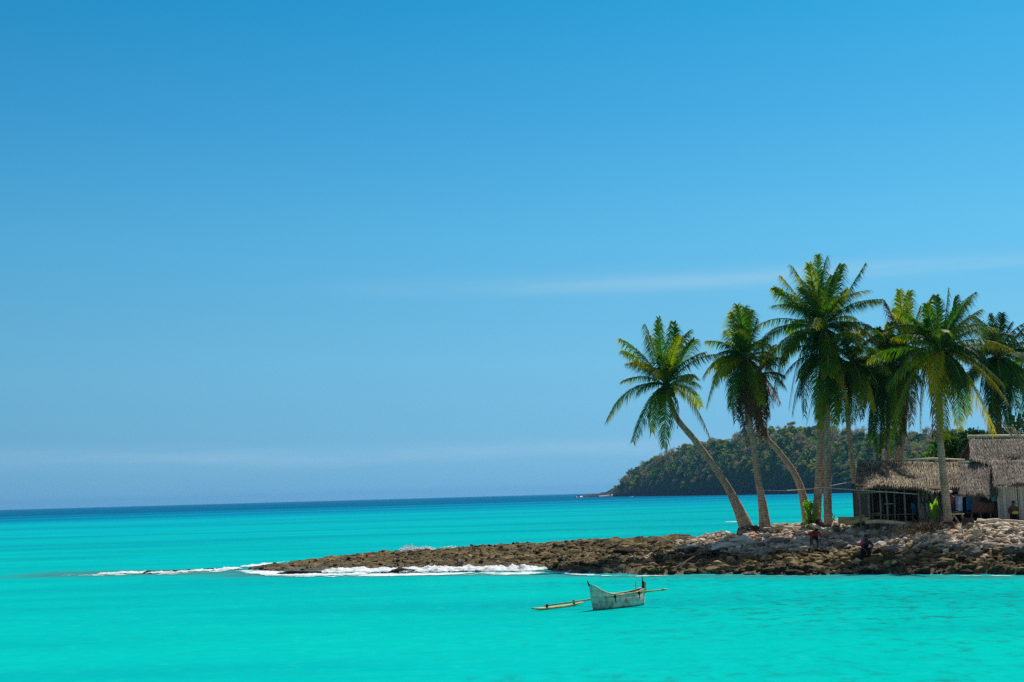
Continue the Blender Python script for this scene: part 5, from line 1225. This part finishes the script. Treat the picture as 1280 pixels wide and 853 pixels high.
def tree_proto(kind, seed):
    rg = random.Random(seed); v, f = [], []; mb = MB()
    hgt = 9.0; trunk_h = 3.0
    cl_ = []
    for q in range(rg.randint(9, 13)):
        a = rg.uniform(0, 6.28); rr = rg.random() ** .6 * 3.1; z = rg.uniform(3.2, 7.6); rr *= 1 - .45 * max(0, (z - 5.5) / 3)
        cl_.append((Vector((math.cos(a) * rr, math.sin(a) * rr, z)), rg.uniform(.9, 1.7)))
    mb.mi = 1
    mb.tube([(0, 0, -1.5), (rg.uniform(-.2, .2), 0, 2), (0, 0, 4.5)], [.32, .25, .14], 6)
    for c, r in cl_:
        mb.tube([(0, 0, rg.uniform(1.5, 3.5)), c * .6 + Vector((0, 0, .6)), c], [.13, .09, .03], 5)
        if kind == 'dry':
            for _ in range(9):
                e = c + Vector((rg.uniform(-1, 1), rg.uniform(-1, 1), rg.uniform(-.4, 1))) * r; mb.tube([c * .8, e], [.05, .015], 4)
    mb.mi = 0
    n_ = {'dry': 45, 'dark': 150, 'mid': 140, 'olive': 120}[kind]; size = {'dry': .45, 'dark': .62, 'mid': .62, 'olive': .6}[kind]
    vs, fs = [], []
    for c, r in cl_:
        for _ in range(n_):
            q = Vector((rg.gauss(0, 1), rg.gauss(0, 1), rg.gauss(0, 1))).normalized() * r * rg.uniform(.55, 1.08); q.z *= .75
            d = (q.normalized() + Vector((rg.uniform(-.7, .7), rg.uniform(-.7, .7), rg.uniform(-.5, .7)))).normalized(); s = Quaternion(d, rg.uniform(0, 6.28)) @ d.orthogonal().normalized()
            u = d.cross(s); L = size * rg.uniform(.5, 1.2); p_ = c + q; b = len(vs)
            vs += [p_ + s * L * .5, p_ + u * L * .5, p_ - s * L * .5, p_ - u * L * .5]; fs.append((b, b + 1, b + 2, b + 3))
    mb.add(vs, fs)
    me_ = bpy.data.meshes.new('headland_tree'); me_.from_pydata(mb.v, [], mb.f); me_.materials.append(M['tree_' + kind]); me_.materials.append(M['tree_bark']); me_.polygons.foreach_set('material_index', mb.m); me_.update()
    return me_
PROT = {k_: [tree_proto(k_, 10 * i + j) for j in range(4)] for i, k_ in enumerate(('dark', 'mid', 'olive', 'dry'))}
TL = {'dark': 'dark green broadleaf tree in the forest on the far headland', 'mid': 'mid green leafy tree in the forest on the far headland', 'olive': 'yellow green tree on the far headland', 'dry': 'greyish leafless dry tree among the headland forest'}
TG = {'dark': 'dark green trees on the headland', 'mid': 'mid green trees on the headland', 'olive': 'yellow green trees on the headland', 'dry': 'dry trees on the headland'}
# scrub between the trees, one mass
rn = np.random.default_rng(5); n_ = 26000
iu = rn.integers(45, nu - 2, n_); iv = rn.integers(9, nv - 6, n_)
keepv = np.interp(pxs[iu], SX, SVEG) > rn.random(n_) * .9; iu, iv = iu[keepv], iv[keepv]; n_ = len(iu)
ctr = np.stack([Xh[iv, iu], Yh2[iv, iu], Z2[iv, iu]], -1) + rn.normal(size=(n_, 3)) * np.array([.9, .9, .5]) + np.array([0, 0, .9]) + (rn.random((n_, 1)) ** 2) * np.array([[0, -.6, 2.0]])
a_ = rn.normal(size=(n_, 3)); a_ /= np.linalg.norm(a_, axis=1)[:, None]; b_ = np.cross(a_, rn.normal(size=(n_, 3))); b_ /= np.linalg.norm(b_, axis=1)[:, None]
sz = (.45 + .75 * rn.random(n_))[:, None]
qv = np.stack([ctr + a_ * sz, ctr + b_ * sz * .8, ctr - a_ * sz, ctr - b_ * sz * .8], 1).reshape(-1, 3)
o = link('undergrowth', np_mesh('undergrowth', qv, np.arange(n_ * 4).reshape(-1, 4), M['tree_mid'])); tag(o, 'low scrub filling the gaps between the headland trees', 'scrub', kind='stuff')
rg = random.Random(21); placed = []; tries = 0
def grid_z(px, t):
    j = int(round((px - 716) / (1400 - 716) * (nu - 1))); i = int(round((t + .12) / 2.02 * (nv - 1)))
    return Xh[i, j], Yh2[i, j], Z2[i, j]
ncnt = 0
while ncnt < 300 and tries < 30000:
    tries += 1
    px = rg.uniform(768, 1232); t_ = rg.uniform(.07, 1.08)
    if rg.random() < .25: t_ = rg.uniform(.85, 1.08)
    vg = np.interp(px, SX, SVEG)
    if vg < .45: continue
    x_, y_, z_ = grid_z(px, t_)
    s = rg.uniform(.75, 1.18) * (.65 + .35 * vg)
    if t_ < .3: s *= .8
    r_min = 4.9 * s
    if any((x_ - a) ** 2 + (y_ - b) ** 2 + (z_ - c) ** 2 < (r_min) ** 2 for a, b, c in placed): continue
    placed.append((x_, y_, z_)); ncnt += 1
    u = rg.random(); clus = float(fbm(np.array([x_ * .03]), np.array([y_ * .03]), 0, 2, 44)[0])
    kd = 'dry' if clus > .56 and u < .6 else 'olive' if clus < .46 and u < .55 else 'dark' if u < .45 else 'mid' if u < .78 else ('olive' if u < .90 else 'dry')
    o = link('headland_tree', PROT[kd][rg.randrange(4)]); o.location = (x_, y_, z_ - 2.0 * s); o.rotation_euler = (0, 0, rg.uniform(0, 6.28)); o.scale = (s * rg.uniform(.9, 1.2), s * rg.uniform(.9, 1.2), s * rg.uniform(.85, 1.2))
    tag(o, TL[kd], 'tree', TG[kd])

# ================================================================== air
t = NT('haze_air'); pv = t.n('ShaderNodeVolumePrincipled'); pv.inputs['Color'].default_value = (.18, .55, 1.0, 1); pv.inputs['Density'].default_value = HAZE; pv.inputs['Anisotropy'].default_value = .2
t.t.links.new(pv.outputs[0], t.out.inputs['Volume'])
hb_ = MB(); hb_.box((0, 5800, 29), (18400, 12700, 64)); tag(hb_.build('haze', t.m), kind='stuff')

# ================================================================== view
vs_ = S.view_settings; vs_.view_transform = 'Standard'; vs_.look = 'None'; vs_.gamma = 1; vs_.exposure = 0.0; vs_.use_curve_mapping = False
S.cycles.max_bounces = 8; S.cycles.transparent_max_bounces = 8
S.cycles.use_denoising = False
S.render.film_transparent = False
